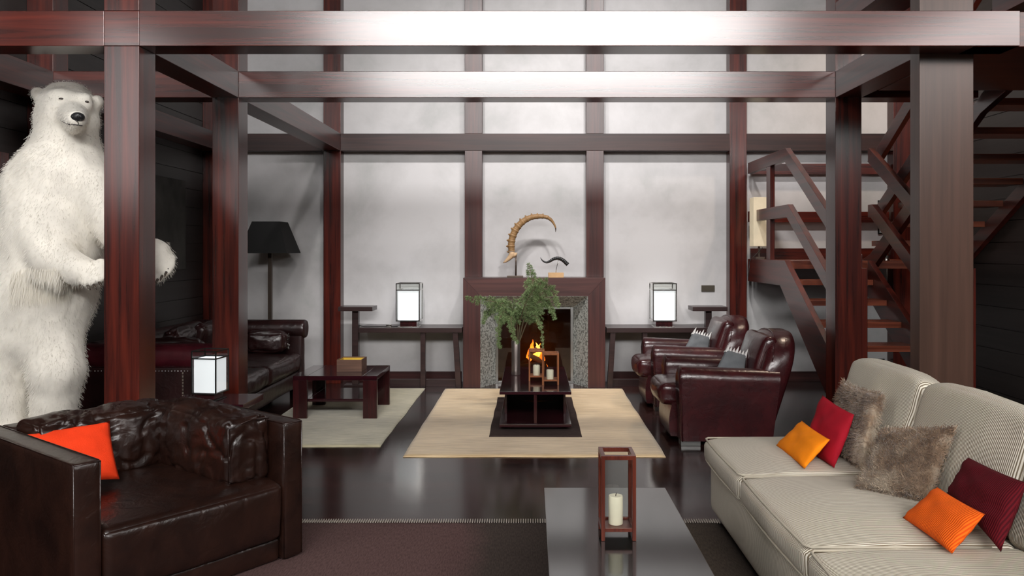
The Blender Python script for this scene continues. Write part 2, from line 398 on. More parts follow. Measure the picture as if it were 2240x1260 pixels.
def fast_mesh(name, v, f, mat, parent=None, smooth=True):
    me = bpy.data.meshes.new(name); me.from_pydata(v.tolist(), [], f.tolist()); me.materials.append(mat)
    if smooth: me.polygons.foreach_set('use_smooth', [True]*len(me.polygons))
    o = bpy.data.objects.new(name, me); COL.objects.link(o)
    if parent: o.parent = parent
    return o
def mesh_np(me):
    v = np.empty(len(me.vertices)*3, 'f'); me.vertices.foreach_get('co', v); nn = np.empty(len(me.vertices)*3, 'f')
    me.vertices.foreach_get('normal', nn); return v.reshape(-1, 3).astype(float), nn.reshape(-1, 3).astype(float)

# ================================================================== SETTING
XL, XR, YB, YR, ZC = -3.84, 4.44, 9.55, -5.0, 6.3
S = .2; Y1, Y2, Y3 = 4.57, 6.12, 9.39; ZB, ZT = 2.72, 2.92
LX0, LX1, RX0, RX1 = -2.43, -2.23, 2.31, 2.51
struct('floor', MB().box(XL-.15, XR+.15, YR-.15, YB+.15, -.1, 0), FLOOR)
struct('ceiling', MB().box(XL-.15, XR+.15, YR-.15, YB+.15, ZC, ZC+.1), wood('dark_ceiling_boards', 1, (.03,.02,.016), (.06,.04,.03), .6, .3))
struct('wall_back', MB().box(XL-.15, XR+.15, YB, YB+.15, 0, ZC), PLAS)
def plank_wall(name, x0, x1, y0, y1):
    m = MB(); z = 0
    xi = x1 if x0 < 0 else x0
    m.box(x0 if x0 < 0 else x0+.012, x1-.012 if x0 < 0 else x1, y0, y1, 0, ZC)
    while z < ZC-.01:
        z1 = min(z+.204, ZC)
        if x0 < 0: m.box(x1-.012, x1, y0, y1, z+.004, z1-.003)
        else: m.box(x0, x0+.012, y0, y1, z+.004, z1-.003)
        z += .204
    return struct(name, m, PLANK)
plank_wall('wall_left', XL-.15, XL, 3.3, YB)
plank_wall('wall_right', XR, XR+.15, 3.4, YB)
NEARW = plain('near_wall_paint', (.07,.06,.052), .8)
# near-camera side walls and rear wall with window openings
def wall_with_hole(name, axis, a, b, u0, u1, hu0, hu1, hz0, hz1, mat):
    m = MB()
    def bx(p0, p1, z0, z1):
        if axis == 0: m.box(a, b, p0, p1, z0, z1)
        else: m.box(p0, p1, a, b, z0, z1)
    bx(u0, hu0, 0, ZC); bx(hu1, u1, 0, ZC); bx(hu0, hu1, 0, hz0); bx(hu0, hu1, hz1, ZC)
    return struct(name, m, mat)
wall_with_hole('wall_near_left', 0, XL-.15, XL, YR, 3.3, 0.3, 2.0, 2.0, 3.75, NEARW)
wall_with_hole('wall_near_right', 0, XR, XR+.15, YR, 3.4, -3.4, 2.9, 3.25, 4.15, NEARW)
wall_with_hole('wall_rear', 1, YR-.15, YR, XL, XR, -3.5, 4.1, 4.75, 6.22, NEARW)
def window(n, axis, plane, u0, u1, z0, z1, mat, nm):
    fr = MB()
    def bx(p0, p1, q0, q1):
        if axis == 0: fr.box(plane-.03, plane+.03, p0, p1, q0, q1)
        else: fr.box(p0, p1, plane-.03, plane+.03, q0, q1)
    w = .05
    bx(u0, u1, z0, z0+w); bx(u0, u1, z1-w, z1); bx(u0, u0+w, z0+w, z1-w); bx(u1-w, u1, z0+w, z1-w)
    for i in range(1, nm):
        u = u0+(u1-u0)*i/nm; bx(u-.02, u+.02, z0+w, z1-w)
    r = fr.build('window_%d' % n, WZ); r['kind'] = 'structure'
    p = MB()
    d = .02
    if axis == 0: p.box(plane-.002, plane+.002, u0+w, u1-w, z0+w, z1-w)
    else: p.box(u0+w, u1-w, plane-.002, plane+.002, z0+w, z1-w)
    p.build('window_pane', mat, r)
WREAR, WRIGHT, WLEFT = 32.0, 11.0, 7.0
window(1, 1, YR-.08, -3.5, 4.1, 4.75, 6.22, winmat('daylight_rear', (1,.985,.97), WREAR), 4)
window(2, 0, XR+.08, -3.4, 2.9, 3.25, 4.15, winmat('daylight_right', (1,.97,.95), WRIGHT), 4)
window(3, 0, XL-.08, .3, 2.0, 2.0, 3.75, winmat('daylight_left', (1,.96,.95), WLEFT), 2)
BBM = wood('baseboard_wood', 0, (.02,.005,.004), (.06,.014,.012), .35, .5)
struct('baseboard_back', MB().box(XL, -.83, YB-.02, YB, 0, .122).box(.9, XR, YB-.02, YB, 0, .122), BBM, .003)
struct('baseboard_left', MB().box(XL, XL+.02, 3.3, YB, 0, .122), BBM, .003)
struct('baseboard_right', MB().box(XR-.02, XR, 3.4, YB, 0, .122), BBM, .003)
# ------------------------------------------------------------------ timber frame
def post(label, x0, x1, y0, y1, z1=ZC, z0=0, mat=None):
    return tbox('timber_post', label, 'post', x0, x1, y0, y1, z0, z1, mat or WZ, None, .003)
e = thing('timber_post', 'dark red post right of the polar bear, nearest to the camera', 'post', ((LX0+LX1)/2, Y1+.1, 0))
pbox('lower_shaft', e, -.1, .1, -.1, .1, 0, ZB, WZ, .003)
pbox('joint_block', e, -.1, .1, -.1, .1, ZB+.001, ZT-.001, WX, .003)
pbox('upper_shaft', e, -.1, .1, -.1, .1, ZT, ZC, WZ, .003)
post('dark red post behind the cube lamp on the small side table', LX0, LX1, Y2, Y2+S)
post('dark post against the fireplace wall between the black floor lamp and the left console', LX0, LX1, Y3, YB)
post('dark red post in the middle row, right, standing in front of the staircase rails', RX0, RX1, Y2, Y2+S)
post('dark post against the fireplace wall where the stair landing begins, behind the club armchairs', RX0, RX1, Y3, YB)
post('broad flat brown post behind the beige sofa, at the foot of the open treads', 2.30, 2.62, Y1+S, Y1+S+.12, mat=WBR)
post('dark post against the plank wall in the far left corner behind the leather sofa', XL, XL+S, Y3, YB)
post('dark post against the left plank wall, seen above the polar bear\'s shoulder', XL, XL+S, Y2, Y2+S)
post('dark post in the far right corner behind the stair rails', XR-.22, XR, Y3, YB)
def beam(label, x0, x1, y0, y1, z0=ZB, z1=ZT, mat=WX):
    return tbox('timber_beam', label, 'beam', x0, x1, y0, y1, z0, z1, mat, None, .003)
beam('long glossy front beam across the top of the picture with a bright sheen', LX1, 2.775, Y1, Y1+S)
beam('front beam stub above the polar bear, left of the nearest post', XL, LX0, Y1, Y1+S)
beam('second glossy cross beam, below and behind the front one, joining the two middle posts', LX1, RX0, Y2, Y2+S)
beam('dark middle row beam behind the polar bear\'s head, running to the left plank wall', XL+S, LX0, Y2, Y2+S)
beam('short dark cross beam right of the right middle post, above the stair rails', RX1, 3.40, Y2, Y2+S)
beam('beam along the plaster wall above the fireplace, between the two wall posts', LX1, RX0, Y3, YB, mat=WW)
beam('dark wall beam above the black floor lamp in the left bay', XL+S, LX0, Y3, YB, mat=WW)
beam('dark wall beam above the stair landing', RX1, XR-.22, Y3, YB, mat=WW)
beam('receding beam from the nearest left post to the left middle post', LX0, LX1, Y1+S, Y2, mat=WY)
beam('receding beam from the left middle post to the wall beside the floor lamp', LX0, LX1, Y2+S, Y3, mat=WY)
beam('receding beam from the right middle post to the broad front post', RX0, RX1, Y1+S, Y2, mat=WY)
beam('receding beam along the left plank wall above the leather sofa', XL, XL+S, Y2+S, Y3, mat=WY)
beam('receding beam along the left plank wall above the polar bear', XL, XL+S, Y1+S, Y2, mat=WY)
beam('upper receding beam cut off by the top edge, above the right middle post', RX0, 2.62, Y1+S+.13, Y2, 3.24, 3.44, WY)
beam('upper receding gallery beam in the top right corner', 3.33, 3.5, Y1, Y2-.3, 3.24, 3.44, WY)
for x0, lab in ((-.779, 'left'), (.640, 'right')):
    e = thing('pilaster', 'flat %s pilaster on the plaster wall above the %s end of the mantel' % (lab, lab), 'pilaster', (x0+.1, Y3, 1.244))
    pbox('lower_section', e, -.1015, .1015, 0, YB-Y3, 0, ZB-1.244, CONS if 0 else MANTZ, .003)
    pbox('upper_section', e, -.1015, .1015, 0, YB-Y3, ZT-1.244, ZC-1.244, MANTZ, .003)
tbox('gallery_floor', 'reddish brown underside of the gallery at the top right, over the stairs', 'gallery', RX1+.01, XR, Y1+.02, 5.85, ZB, ZB+.20, wood('soffit_wood', 0, (.03,.007,.005), (.13,.03,.016), .3, .5))
# ------------------------------------------------------------------ staircase
st = thing('staircase', 'dark wooden U-shaped staircase with open treads, landing and zigzag rails on the right', 'staircase', (3.45, 7.5, 0))
def sp(name, x0, x1, pts, mat=WY, bev=.003):
    m = MB().prism([(y-7.5, z) for y, z in pts], 0, x0-3.45, x1-3.45); return m.build(name, mat, st, bev)
YE = 6.2; m_ = .62
def flightB_side(x0, x1, back):
    sp('stringer', x0, x1, [(back, 1.457), (8.02, 1.457), (YE, 1.457-(8.02-YE)*m_), (YE, 0.0), (6.42, 0.0), (8.17, 1.2), (back, 1.2)])
    for zt, yc, k in ((2.575, 8.0, .605), (2.01, 7.92, .62)):
        sp('handrail', x0, x1, [(back, zt), (yc, zt), (YE+.06, zt-(yc-YE-.06)*k), (YE+.06, zt-(yc-YE-.06)*k-.155), (yc+.04, zt-.125), (back, zt-.125)])
    pbox('newel', st, x0-3.45-.002, x1-3.45+.002, YE-7.5-.03, YE-7.5+.06, 0, 1.42, WZ)
STR_L = (2.52, 2.575); STR_R = (3.35, 3.405)
flightB_side(*STR_L, 9.38)
flightB_side(*STR_R, 8.02)
for y0, y1 in ((8.51, 8.65),):
    for z0, z1 in ((1.457, 1.885), (2.01, 2.45)):
        pbox('baluster', st, STR_L[0]-3.45+.003, STR_L[1]-3.45-.003, y0-7.5, y1-7.5, z0, z1, WZ)
# landing
pbox('landing', st, STR_L[1]-3.45, XR-3.45-.235, 8.14-7.5, 9.545-7.5, 1.37, 1.452, TREAD)
# back rails along the wall
for z in (2.45, 1.885):
    pbox('wall_rail', st, RX1+.07-3.45, XR-.24-3.45, 9.45-7.5, 9.5-7.5, z, z+.125, WX)
pbox('wall_rail', st, RX1+.07-3.45, XR-.24-3.45, 9.47-7.5, 9.52-7.5, 1.455, 1.58, WX)
TRX = MB()
for k in range(7):
    yy = 7.89-.3*k; zz = 1.267-.18*k
    pbox('tread', st, STR_L[1]-3.45, STR_R[0]-3.45, yy-7.5, yy+.29-7.5, zz-.052, zz, TREAD)
# flight C up towards the camera
CX0, CX1 = 3.45, 4.40
for k in range(7):
    yy = 6.21+.3*k; zz = 2.735-.18*k
    pbox('tread', st, CX0-3.45+.056, CX1-3.45-.056, yy-7.5, yy+.29-7.5, zz-.055, zz, TREAD)
for x0 in (CX0, CX1-.055):
    sp('stringer', x0, x0+.055, [(5.86, 2.95), (5.86, 2.719), (6.19, 2.61), (8.14, 1.38), (8.40, 1.38), (8.40, 1.457), (8.20, 1.52)])
for zt in (2.575, 2.01):
    sp('handrail', CX0, CX0+.05, [(8.05, zt), (8.0, zt-.125), (6.0, zt-.125+2.0*.60), (6.0, zt+2.05*.60)])
# ------------------------------------------------------------------ wall bits right
pb = tbox('switch_plate', 'small bronze switch plate on the plaster wall left of the staircase', 'switch plate', *[at(1534,0,YB).x, at(1563,0,YB).x], YB-.012, YB-.001, at(0,638,YB).z, at(0,624,YB).z, PLATE)
m = MB()
for i in range(9):
    z = at(0, 838-i*6.5, YB).z; m.box(at(1912,0,YB).x, at(1934,0,YB).x, YB-.015, YB-.001, z-.01, z+.008)
o = m.build('wall_vent', BMET); recenter(o); tag(o, 'dark slatted vent low on the wall seen through the lowest stair treads', 'vent')
e = thing('framed_picture', 'small thin-framed pale picture on the wall behind the stair rails', 'picture', (at(1938,0,YB).x, YB, 1.75))
m = MB(); w, h = .10, .40
for a in ((-w,-w+.012,0,h),(w-.012,w,0,h),(-w+.012,w-.012,0,.012),(-w+.012,w-.012,h-.012,h)): m.box(a[0],a[1],-.02,-.002,a[2],a[3])
m.build('picture_frame', BMET, e); pbox('picture_sheet', e, -w+.012, w-.012, -.012, -.003, .012, h-.012, plain('pale_paper', (.4,.4,.39), .8))
# painting on the left wall
e = thing('wall_painting', 'dark grey unframed canvas on the left plank wall beside the nearest post', 'painting', (XL, 8.25, 1.35))
pbox('canvas', e, .001, .035, -.6, .6, 0, .97, CANV)
# far-left reddish upright
tbox('wooden_upright', 'reddish wooden upright behind the polar bear at the left picture edge', 'upright', XL+.005, XL+.17, 5.4, 5.65, 0, 2.24, WZ)
# ------------------------------------------------------------------ fireplace
fp = thing('fireplace', 'fireplace with mitred dark wood surround, speckled stone slips and steel framed glass', 'fireplace', (.033, 9.12, 0))
fx = lambda px, Y=9.12: (px-VX)*Y/F-.033
fz = lambda py, Y=9.12: CZ-(py-VY)*Y/F
oL, oR, oT = fx(1013), fx(1324), fz(608); iL, iR, iT = fx(1051), fx(1286), fz(648)
def mit(name, pts, d0, d1, mat):
    return MB().prism(pts, 1, d0, d1).build(name, mat, fp, .002)
mit('surround_jamb', [(oL,0),(oL,oT),(iL,iT),(iL,0)], 0, .27, MANTZ)
mit('surround_jamb', [(oR,0),(iR,0),(iR,iT),(oR,oT)], 0, .27, MANTZ)
mit('surround_header', [(oL+.001,oT),(oR-.001,oT),(iR,iT+.001),(iL,iT+.001)], 0, .27, MANT)
pbox('mantel_shelf', fp, oL, oR, .27, .428, oT-.05, oT-.0005, MANT)
sL, sR, sT = fx(1084, 9.40), fx(1254, 9.40), fz(672, 9.40); yd = .28
def quadslab(name, a, b, c, d, mat):   # sloped stone slip, with thickness
    m = MB(); q = [Vector(a), Vector(b), Vector(c), Vector(d)]; n = (q[1]-q[0]).cross(q[3]-q[0]).normalized()*.02
    if n.y < 0: n = -n
    m.add(q+[p+n for p in q], [(0,1,2,3),(7,6,5,4),(0,4,5,1),(1,5,6,2),(2,6,7,3),(3,7,4,0)]); return m.build(name, mat, fp)
quadslab('stone_slip', (iL,.0,0),(iL,.0,iT),(sL,yd,sT),(sL,yd,0), STONE)
quadslab('stone_slip', (iR,.0,0),(iR,.0,iT),(sR,yd,sT),(sR,yd,0), STONE)
quadslab('stone_slip', (iL,.0,iT),(iR,.0,iT),(sR,yd,sT),(sL,yd,sT), STONE)
m = MB(); w = .032
m.box(sL, sL+w, yd-.01, yd+.03, 0, sT).box(sR-w, sR, yd-.01, yd+.03, 0, sT).box(sL+w, sR-w, yd-.01, yd+.03, sT-.022, sT).box(sL+w, sR-w, yd-.01, yd+.03, 0, .03)
m.build('steel_frame', STEEL, fp, .002)
pbox('glass_door', fp, sL+w, sR-w, yd+.005, yd+.009, .03, sT-.022, GLASSF, 0)
# firebox shell goes through the wall (a chimney breast behind)
m = MB(); D = .95
m.box(sL-.02, sR+.02, D, D+.03, 0, sT+.05).box(sL-.05, sL-.001, yd+.03, D, 0, sT+.05).box(sR+.001, sR+.05, yd+.03, D, 0, sT+.05).box(sL-.05, sR+.05, yd+.03, D, sT+.001, sT+.05).box(sL, sR, yd+.03, D, .0, .045)
m.build('firebox', FIREB, fp)
# opening in the plaster wall for the firebox
wb = bpy.data.objects['wall_back']; me = bpy.data.meshes.new('wall_back'); hx0, hx1 = sL-.06+.033, sR+.06+.033
mm = MB().box(XL-.15, hx0, YB, YB+.15, 0, ZC).box(hx1, XR+.15, YB, YB+.15, 0, ZC).box(hx0, hx1, YB, YB+.15, sT+.06, ZC)
me.from_pydata(mm.v, [], mm.f); me.materials.append(PLAS); wb.data = me
# logs, embers, flames
lg = []
for i, (px, py, L, a, t) in enumerate(((1160,800,.34,.15,.25),(1178,806,.30,-.35,-.2),(1150,790,.28,.9,.5),(1172,785,.26,2.2,.6),(1190,800,.24,1.8,.3),(1165,772,.24,1.2,.8))):
    c = at(px, py, 9.72+.03*(i % 3)); d = Vector((math.cos(a)*L/2, .05*(-1)**i, math.sin(a)*L/2*.5))
    c.z = max(c.z, .12)
    o = MB().tube([c-d, c-d*.3+Vector((0,0,.006)), c+d*.4, c+d], [.028,.034,.031,.024], 8).build('firewood_log', LOGM if i % 2 else LOGC, smooth=True); recenter(o)
    tag(o, ['charred log lying flat at the bottom of the fire','pale ash-covered log lying across the front of the fire','charred log leaning up on the left of the fire','pale log leaning right in the middle of the fire','charred log leaning at the right side of the fire','pale log on top of the fire beneath the flames'][i], 'log', 'burning logs in the fireplace')
o = soft('ember_bed', EMBER, None, at(1167, 818, 9.75), (.17,.10,.035), .03, n=(14,10,6), wr=.02, wf=25); tag(o, 'glowing bed of embers under the logs in the fireplace', 'embers', kind='stuff')
fl = thing('fire', 'orange flames rising over the logs in the fireplace', 'fire', (0,0,0)); fl.location = at(1172, 800, 9.8)
for i, (px, py, h, r, mt) in enumerate(((1172,770,.20,.045,FLAMEY),(1158,775,.16,.04,FLAME),(1185,778,.15,.038,FLAME),(1165,758,.17,.03,FLAME),(1178,765,.16,.025,FLAMEY),(1150,790,.10,.03,FLAME),(1192,795,.09,.03,FLAME))):
    c = at(px, py+15, 9.78+.02*(i % 2))-fl.location; pts = [c+Vector((noise.noise(Vector((i*3.1, t*2, 0)))*.05*t, 0, h*t)) for t in (0,.2,.4,.6,.8,1)]
    MB().tube(pts, [r*.5,r,r*.85,r*.6,r*.3,.001], 10).build('flame', mt, fl, smooth=True)
# horn sculptures
H = thing('horn_sculpture', 'large curved ribbed brown horn on a metal stand on the mantel', 'sculpture', (at(1128,0,9.25).x, 9.25, 1.244))
def hp(x, y, dy=0):   # crop6 pixels -> local
    p = at(1070+x/7, 440+y/7, 9.25+dy); return p-H.location
MB().box(hp(275,0).x, hp(520,0).x, -.05, .05, 0, .022).build('stand_base', BRONZEL, H, .003)
MB().tube([hp(408,1150)*1, hp(410,1000), hp(412,815)], .010, 10).build('stand_rod', BRONZEL, H, smooth=True)
cx = [(345,770,48),(338,690,52),(345,610,52),(365,530,52),(400,450,52),(445,385,50),(510,320,47),(580,275,44),(660,245,40),(740,235,36),(820,235,32),(890,250,28),(950,290,23),(990,345,17),(1015,400,12),(1020,445,7),(1017,475,2)]
# resample with ribs
pts = []; rad = []
def cat(p0, p1, p2, p3, t): return .5*((2*p1)+(-p0+p2)*t+(2*p0-5*p1+4*p2-p3)*t*t+(-p0+3*p1-3*p2+p3)*t**3)
arr = [np.array(c, float) for c in cx]
NS = 12; tot = 0
for i in range(len(arr)-1):
    for k in range(NS):
        t = k/NS; q = cat(arr[max(i-1,0)], arr[i], arr[i+1], arr[min(i+2,len(arr)-1)], t)
        u = (i+t); rib = (.5+.5*math.cos(u*2*math.pi))**6 if u < 12 else 0
        fine = .035*math.sin(u*2*math.pi*3) if u < 13 else 0
        r = q[2]/7*9.25/F*(1+.16*rib+fine)
        pts.append(hp(q[0], q[1])); rad.append(max(r, .0008))
nt_ = int(len(pts)*.90)
MB().tube(pts[:nt_], rad[:nt_], 16).build('horn', HORN, H, smooth=True)
MB().tube(pts[nt_-1:], rad[nt_-1:], 16).build('horn_tip', TIPM, H, smooth=True)
for i in range(0, 11):
    j = i*NS; p = pts[j]; d = (pts[j+1]-pts[max(j-1,0)]).normalized(); o_ = Vector((-d.z, 0, d.x))
    MB().tube([p+o_*rad[j]*.7, p+o_*rad[j]*1.0, p+o_*rad[j]*1.30], [rad[j]*.38, rad[j]*.28, rad[j]*.10], 8).build('horn_knob', HORN, H, smooth=True)
bn = [(345,775,46),(350,810,50),(330,850,42),(290,890,30),(250,925,20),(212,945,6)]
MB().tube([hp(a,b) for a,b,c in bn], [c/7*9.25/F for a,b,c in bn], 12).tube([hp(360,840), hp(400,815), hp(428,795)], [.03,.024,.008], 10).build('skull_fragment', BONE, H, smooth=True)
H2 = thing('horn_sculpture', 'small black twisted horn on a pale wooden block on the mantel', 'sculpture', (at(1216,0,9.25).x, 9.25, 1.244))
def hp2(x, y): return at(1070+x/7, 440+y/7, 9.25)-H2.location
MB().box(hp2(905,0).x, hp2(1140,0).x, -.05, .05, 0, hp2(0,1095).z).build('wood_block', CORK, H2, .004)
MB().tube([hp2(1022,1095), hp2(1028,1030), hp2(1048,960), hp2(1058,905)], .004, 8).build('stand_rod', CHROME, H2, smooth=True)
cx = [(785,862,2),(800,890,7),(830,920,12),(880,938,16),(930,920,19),(980,890,22),(1030,875,24),(1080,880,26),(1130,905,27),(1170,940,28),(1208,975,29)]
arr = [np.array(c, float) for c in cx]; pts = []; rad = []
for i in range(len(arr)-1):
    for k in range(10):
        t = k/10; q = cat(arr[max(i-1,0)], arr[i], arr[i+1], arr[min(i+2,len(arr)-1)], t); u = i+t
        rib = (.5+.5*math.cos(u*4*math.pi))**3 if u > 3.5 else 0
        pts.append(hp2(q[0], q[1])); rad.append(q[2]/7*9.25/F*(1+.2*rib))
MB().tube(pts, rad, 14).build('horn', HORNK, H2, smooth=True)
# ------------------------------------------------------------------ consoles
def console(x0, x1, label, legs, slant, hasleft):
    e = thing('console_table', label, 'console table', ((x0+x1)/2, 9.3, 0)); cx_ = (x0+x1)/2
    pbox('tabletop', e, x0-cx_, x1-cx_, -.2, .24, .625, .68, CONS)
    for l in legs:
        pbox('leg', e, l-cx_-.028, l-cx_+.028, -.18, -.12, 0, .625, CONS)
    a, b = slant   # slanted leg top/bottom x
    MB().prism([(a-.03-cx_, .625), (a+.03-cx_, .625), (b+.03-cx_, 0), (b-.03-cx_, 0)], 1, -.19, -.13).build('slanted_leg', CONS, e, .002)
    pbox('bottom_rail', e, x0-cx_+.05, x1-cx_-.05, -.115, -.08, .0, .085, CONS)
    return e
xp = lambda px, Y=9.12: (px-VX)*Y/F
console(xp(785), xp(1011), 'dark wood console left of the fireplace holding a cube lamp', [xp(925)], (xp(996), xp(1003)), 1)
console(xp(1327), xp(1556), 'dark wood console right of the fireplace, partly hidden by the club armchairs', [xp(1411)], (xp(1341), xp(1334)), 0)
def tstand(px0, px1, pxl, label):
    cx_ = (xp(px0)+xp(px1))/2; e = thing('pedestal_table', label, 'side table', (cx_, 9.2, 0))
    pbox('tabletop', e, xp(px0)-cx_, xp(px1)-cx_, -.12, .16, .87, .918, CONS)
    l = xp(pxl)-cx_; pbox('column', e, l-.035, l+.035, -.04, .04, .03, .87, CONS)
    pbox('foot', e, l-.12, l+.12, -.09, .09, 0, .03, CONS)
tstand(741, 816, 775, 'narrow T-shaped side stand at the left end of the left console')
tstand(1514, 1590, 1552, 'narrow T-shaped side stand behind the club armchairs by the right wall post')
# ------------------------------------------------------------------ cube lamps
def cube_lamp(label, loc, w, h, rz=0, metal=CHROME, group='glass box table lamps with white shades', inner=SHADEW):
    e = thing('table_lamp', label, 'lamp', loc, rz, group)
    q = w/2; t = w*.045
    pbox('plinth', e, -q*.92, q*.92, -q*.92, q*.92, 0, h*.02, metal)
    pbox('base', e, -q*.72, q*.72, -q*.72, q*.72, h*.02, h*.14, TBZ)
    fr = MB()
    for sx in (-1, 1):
        for sy in (-1, 1):
            fr.box(sx*q-t/2, sx*q+t/2, sy*q-t/2, sy*q+t/2, h*.14, h)
    for z in (h*.14, h*.84, h*.985):
        for sy in (-1, 1):
            fr.box(-q, q, sy*q-t/2, sy*q+t/2, z, z+t); fr.box(sy*q-t/2, sy*q+t/2, -q, q, z, z+t)
    fr.build('frame', metal, e)
    gl = MB()
    for sy in (-1, 1):
        gl.box(-q+t/2, q-t/2, sy*q-.001, sy*q+.001, h*.16, h*.985); gl.box(sy*q-.001, sy*q+.001, -q+t/2, q-t/2, h*.16, h*.985)
    gl.build('glass_box', GLASS, e)
    sh = MB(); k = q*.86
    for sy in (-1, 1):
        sh.box(-k, k, sy*k-.003, sy*k+.003, h*.17, h*.84); sh.box(sy*k-.003, sy*k+.003, -k, k, h*.17, h*.84)
    sh.box(-k, k, -k, k, h*.165, h*.17)
    sh.build('lamp_shade', inner, e)
    return e
cube_lamp('glass box lamp with glowing white shade on the console left of the fireplace', (xp(896, 9.25), 9.25, .68), .262, .50)
cube_lamp('glass box lamp with glowing white shade on the console right of the fireplace', (xp(1450, 9.25), 9.25, .68), .262, .50)
cb = MB().tube([Vector((xp(775),9.2,.70)), Vector((xp(800),9.2,.684)), Vector((xp(830),9.22,.684)), Vector((xp(845),9.2,.684)), Vector((xp(870,9.2),9.22,.684))], .004, 6).build('lamp_cord', BMET, None, smooth=True)
recenter(cb); tag(cb, 'thin black cord with inline switch on the left console top', 'cord')
_sw = MB().box(-.03, .03, -.015, .015, 0, .03).build('inline_switch', CHROME, cb, .004); _sw.location = Vector((xp(848), 9.2, .681))-cb.location
# lamp on stair landing
e = thing('table_lamp', 'tall cream rectangular lamp standing on the stair landing', 'lamp', (at(1662,0,9.0).x+.02, 9.1, 1.452))
pbox('base', e, -.05, .05, -.05, .05, 0, .03, BRONZEL); pbox('stem', e, -.01, .01, -.01, .01, .03, .16, BRONZEL)
pbox('lamp_shade', e, -.085, .085, -.085, .085, .15, .70, SHADEC, .004)
o = MB().tube([at(1668,542,8.9), at(1645,565,8.9), at(1640,572,8.85), at(1637,605,8.75)], .004, 6).build('lamp_cord', BMET, smooth=True); recenter(o); tag(o, 'black cord hanging over the edge of the stair landing beside the wall post', 'cord')
o = MB().lathe([(.038,0),(.040,.01),(.040,.05),(.03,.055)], (0,0,0)).build('candle_holder', CHROME, smooth=True, auto=40); o.location = (at(1937,0,8.3).x, 8.3, 1.452); tag(o, 'small silver candle holder on the landing behind the crossing rails', 'candle holder')
# ------------------------------------------------------------------ floor lamp
e = thing('floor_lamp', 'black floor lamp with square tapered shade behind the leather sofa', 'lamp', (at(588,0,9.1).x, 9.15, 0))
pbox('base', e, -.14, .14, -.14, .14, 0, .02, BRONZE); pbox('pole', e, -.021, .021, -.021, .021, .02, 1.62, BRONZEL)
b_, t_ = .27, .155; z0, z1 = 1.525, 1.88
vs = [(-b_,-b_,z0),(b_,-b_,z0),(b_,b_,z0),(-b_,b_,z0),(-t_,-t_,z1),(t_,-t_,z1),(t_,t_,z1),(-t_,t_,z1)]
vi = [(x*.985, y*.985, z) for x, y, z in vs]
m = MB().add(vs+vi, [(0,1,5,4),(1,2,6,5),(2,3,7,6),(3,0,4,7),(8,12,13,9),(9,13,14,10),(10,14,15,11),(11,15,12,8),(0,8,9,1),(1,9,10,2),(2,10,11,3),(3,11,8,0),(4,5,13,12),(5,6,14,13),(6,7,15,14),(7,4,12,15)])
m.build('lamp_shade', SHADEB, e)
# ------------------------------------------------------------------ rugs
def rug(name, label, x0, x1, y0, y1, h, mat):
    cx_, cy_ = (x0+x1)/2, (y0+y1)/2; nx, ny = 60, 60; vs = []; fs = []
    for i in range(nx+1):
        for j in range(ny+1):
            x = x0+(x1-x0)*i/nx; y = y0+(y1-y0)*j/ny; w = noise.noise(Vector((x*2.3, y*2.3, 5)))*.008
            ex = (w if i in (0, nx) else 0); ey = (w if j in (0, ny) else 0)
            vs.append((x-cx_+ex, y-cy_+ey, h*(.35 if i in (0,nx) or j in (0,ny) else 1)+noise.noise(Vector((x*6,y*6,1)))*.0012))
    for i in range(nx):
        for j in range(ny): a = i*(ny+1)+j; fs.append((a, a+ny+1, a+ny+2, a+1))
    k = len(vs); vs2 = [(x, y, .0005) for x, y, z in vs]
    edge = [i*(ny+1) for i in range(nx+1)]+[nx*(ny+1)+j for j in range(1, ny+1)]+[i*(ny+1)+ny for i in range(nx-1, -1, -1)]+[j for j in range(ny-1, 0, -1)]
    vb = [vs2[i] for i in edge]; vs += vb; n = len(edge)
    fs += [(edge[i], k+i, k+(i+1) % n, edge[(i+1) % n]) for i in range(n)]+[tuple(range(k, k+n))]
    o = MB().add(vs, fs).build(name, mat, None, smooth=True); o.location = (cx_, cy_, 0); return tag(o, label, 'rug')
rug('area_rug', 'large beige silk rug under the central coffee table', -.97, 1.01, 6.05, 9.03, .014, RUGC)
rug('area_rug', 'narrow pale green-beige rug under the left slab-leg table', -2.36, -1.20, 6.36, 9.05, .014, RUGL)
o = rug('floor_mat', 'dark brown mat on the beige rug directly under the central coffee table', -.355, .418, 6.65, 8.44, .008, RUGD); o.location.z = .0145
o = rug('area_rug', 'mauve and brown woven rug in the foreground under the black table', -2.1, 1.08, 1.6, 4.60, .012, RUGN)
m = MB()
for i in range(230):
    x = -1.58+i*.0138; m.box(x-.0018, x+.0018, 1.475, 1.53, .0005, .0135)
m.build('stitched_fringe', plain('cream_stitch', (.5,.44,.38), .9), o)
# ------------------------------------------------------------------ central coffee table
ct = thing('coffee_table', 'low dark glossy coffee table in front of the fireplace with open cubby base', 'table', (.032, 7.58, .0235))
zb = .0235
pbox('tabletop', ct, -.306, .306, -.73, .73, .305, .3315, TB)
pbox('bottom_shelf', ct, -.306, .306, -.73, .73, .028, .055, TB)
pbox('base', ct, -.21, .21, -.65, .65, 0, .028, BLK)
pbox('divider', ct, -.013, .013, -.71, .71, .055, .305, TBZ)
for x in (-.275, .255): pbox('side_panel', ct, x, x+.02, -.30, .69, .055, .305, TBZ)
pbox('back_panel', ct, -.255, .255, .30, .32, .056, .304, TB)
ZTb = .355
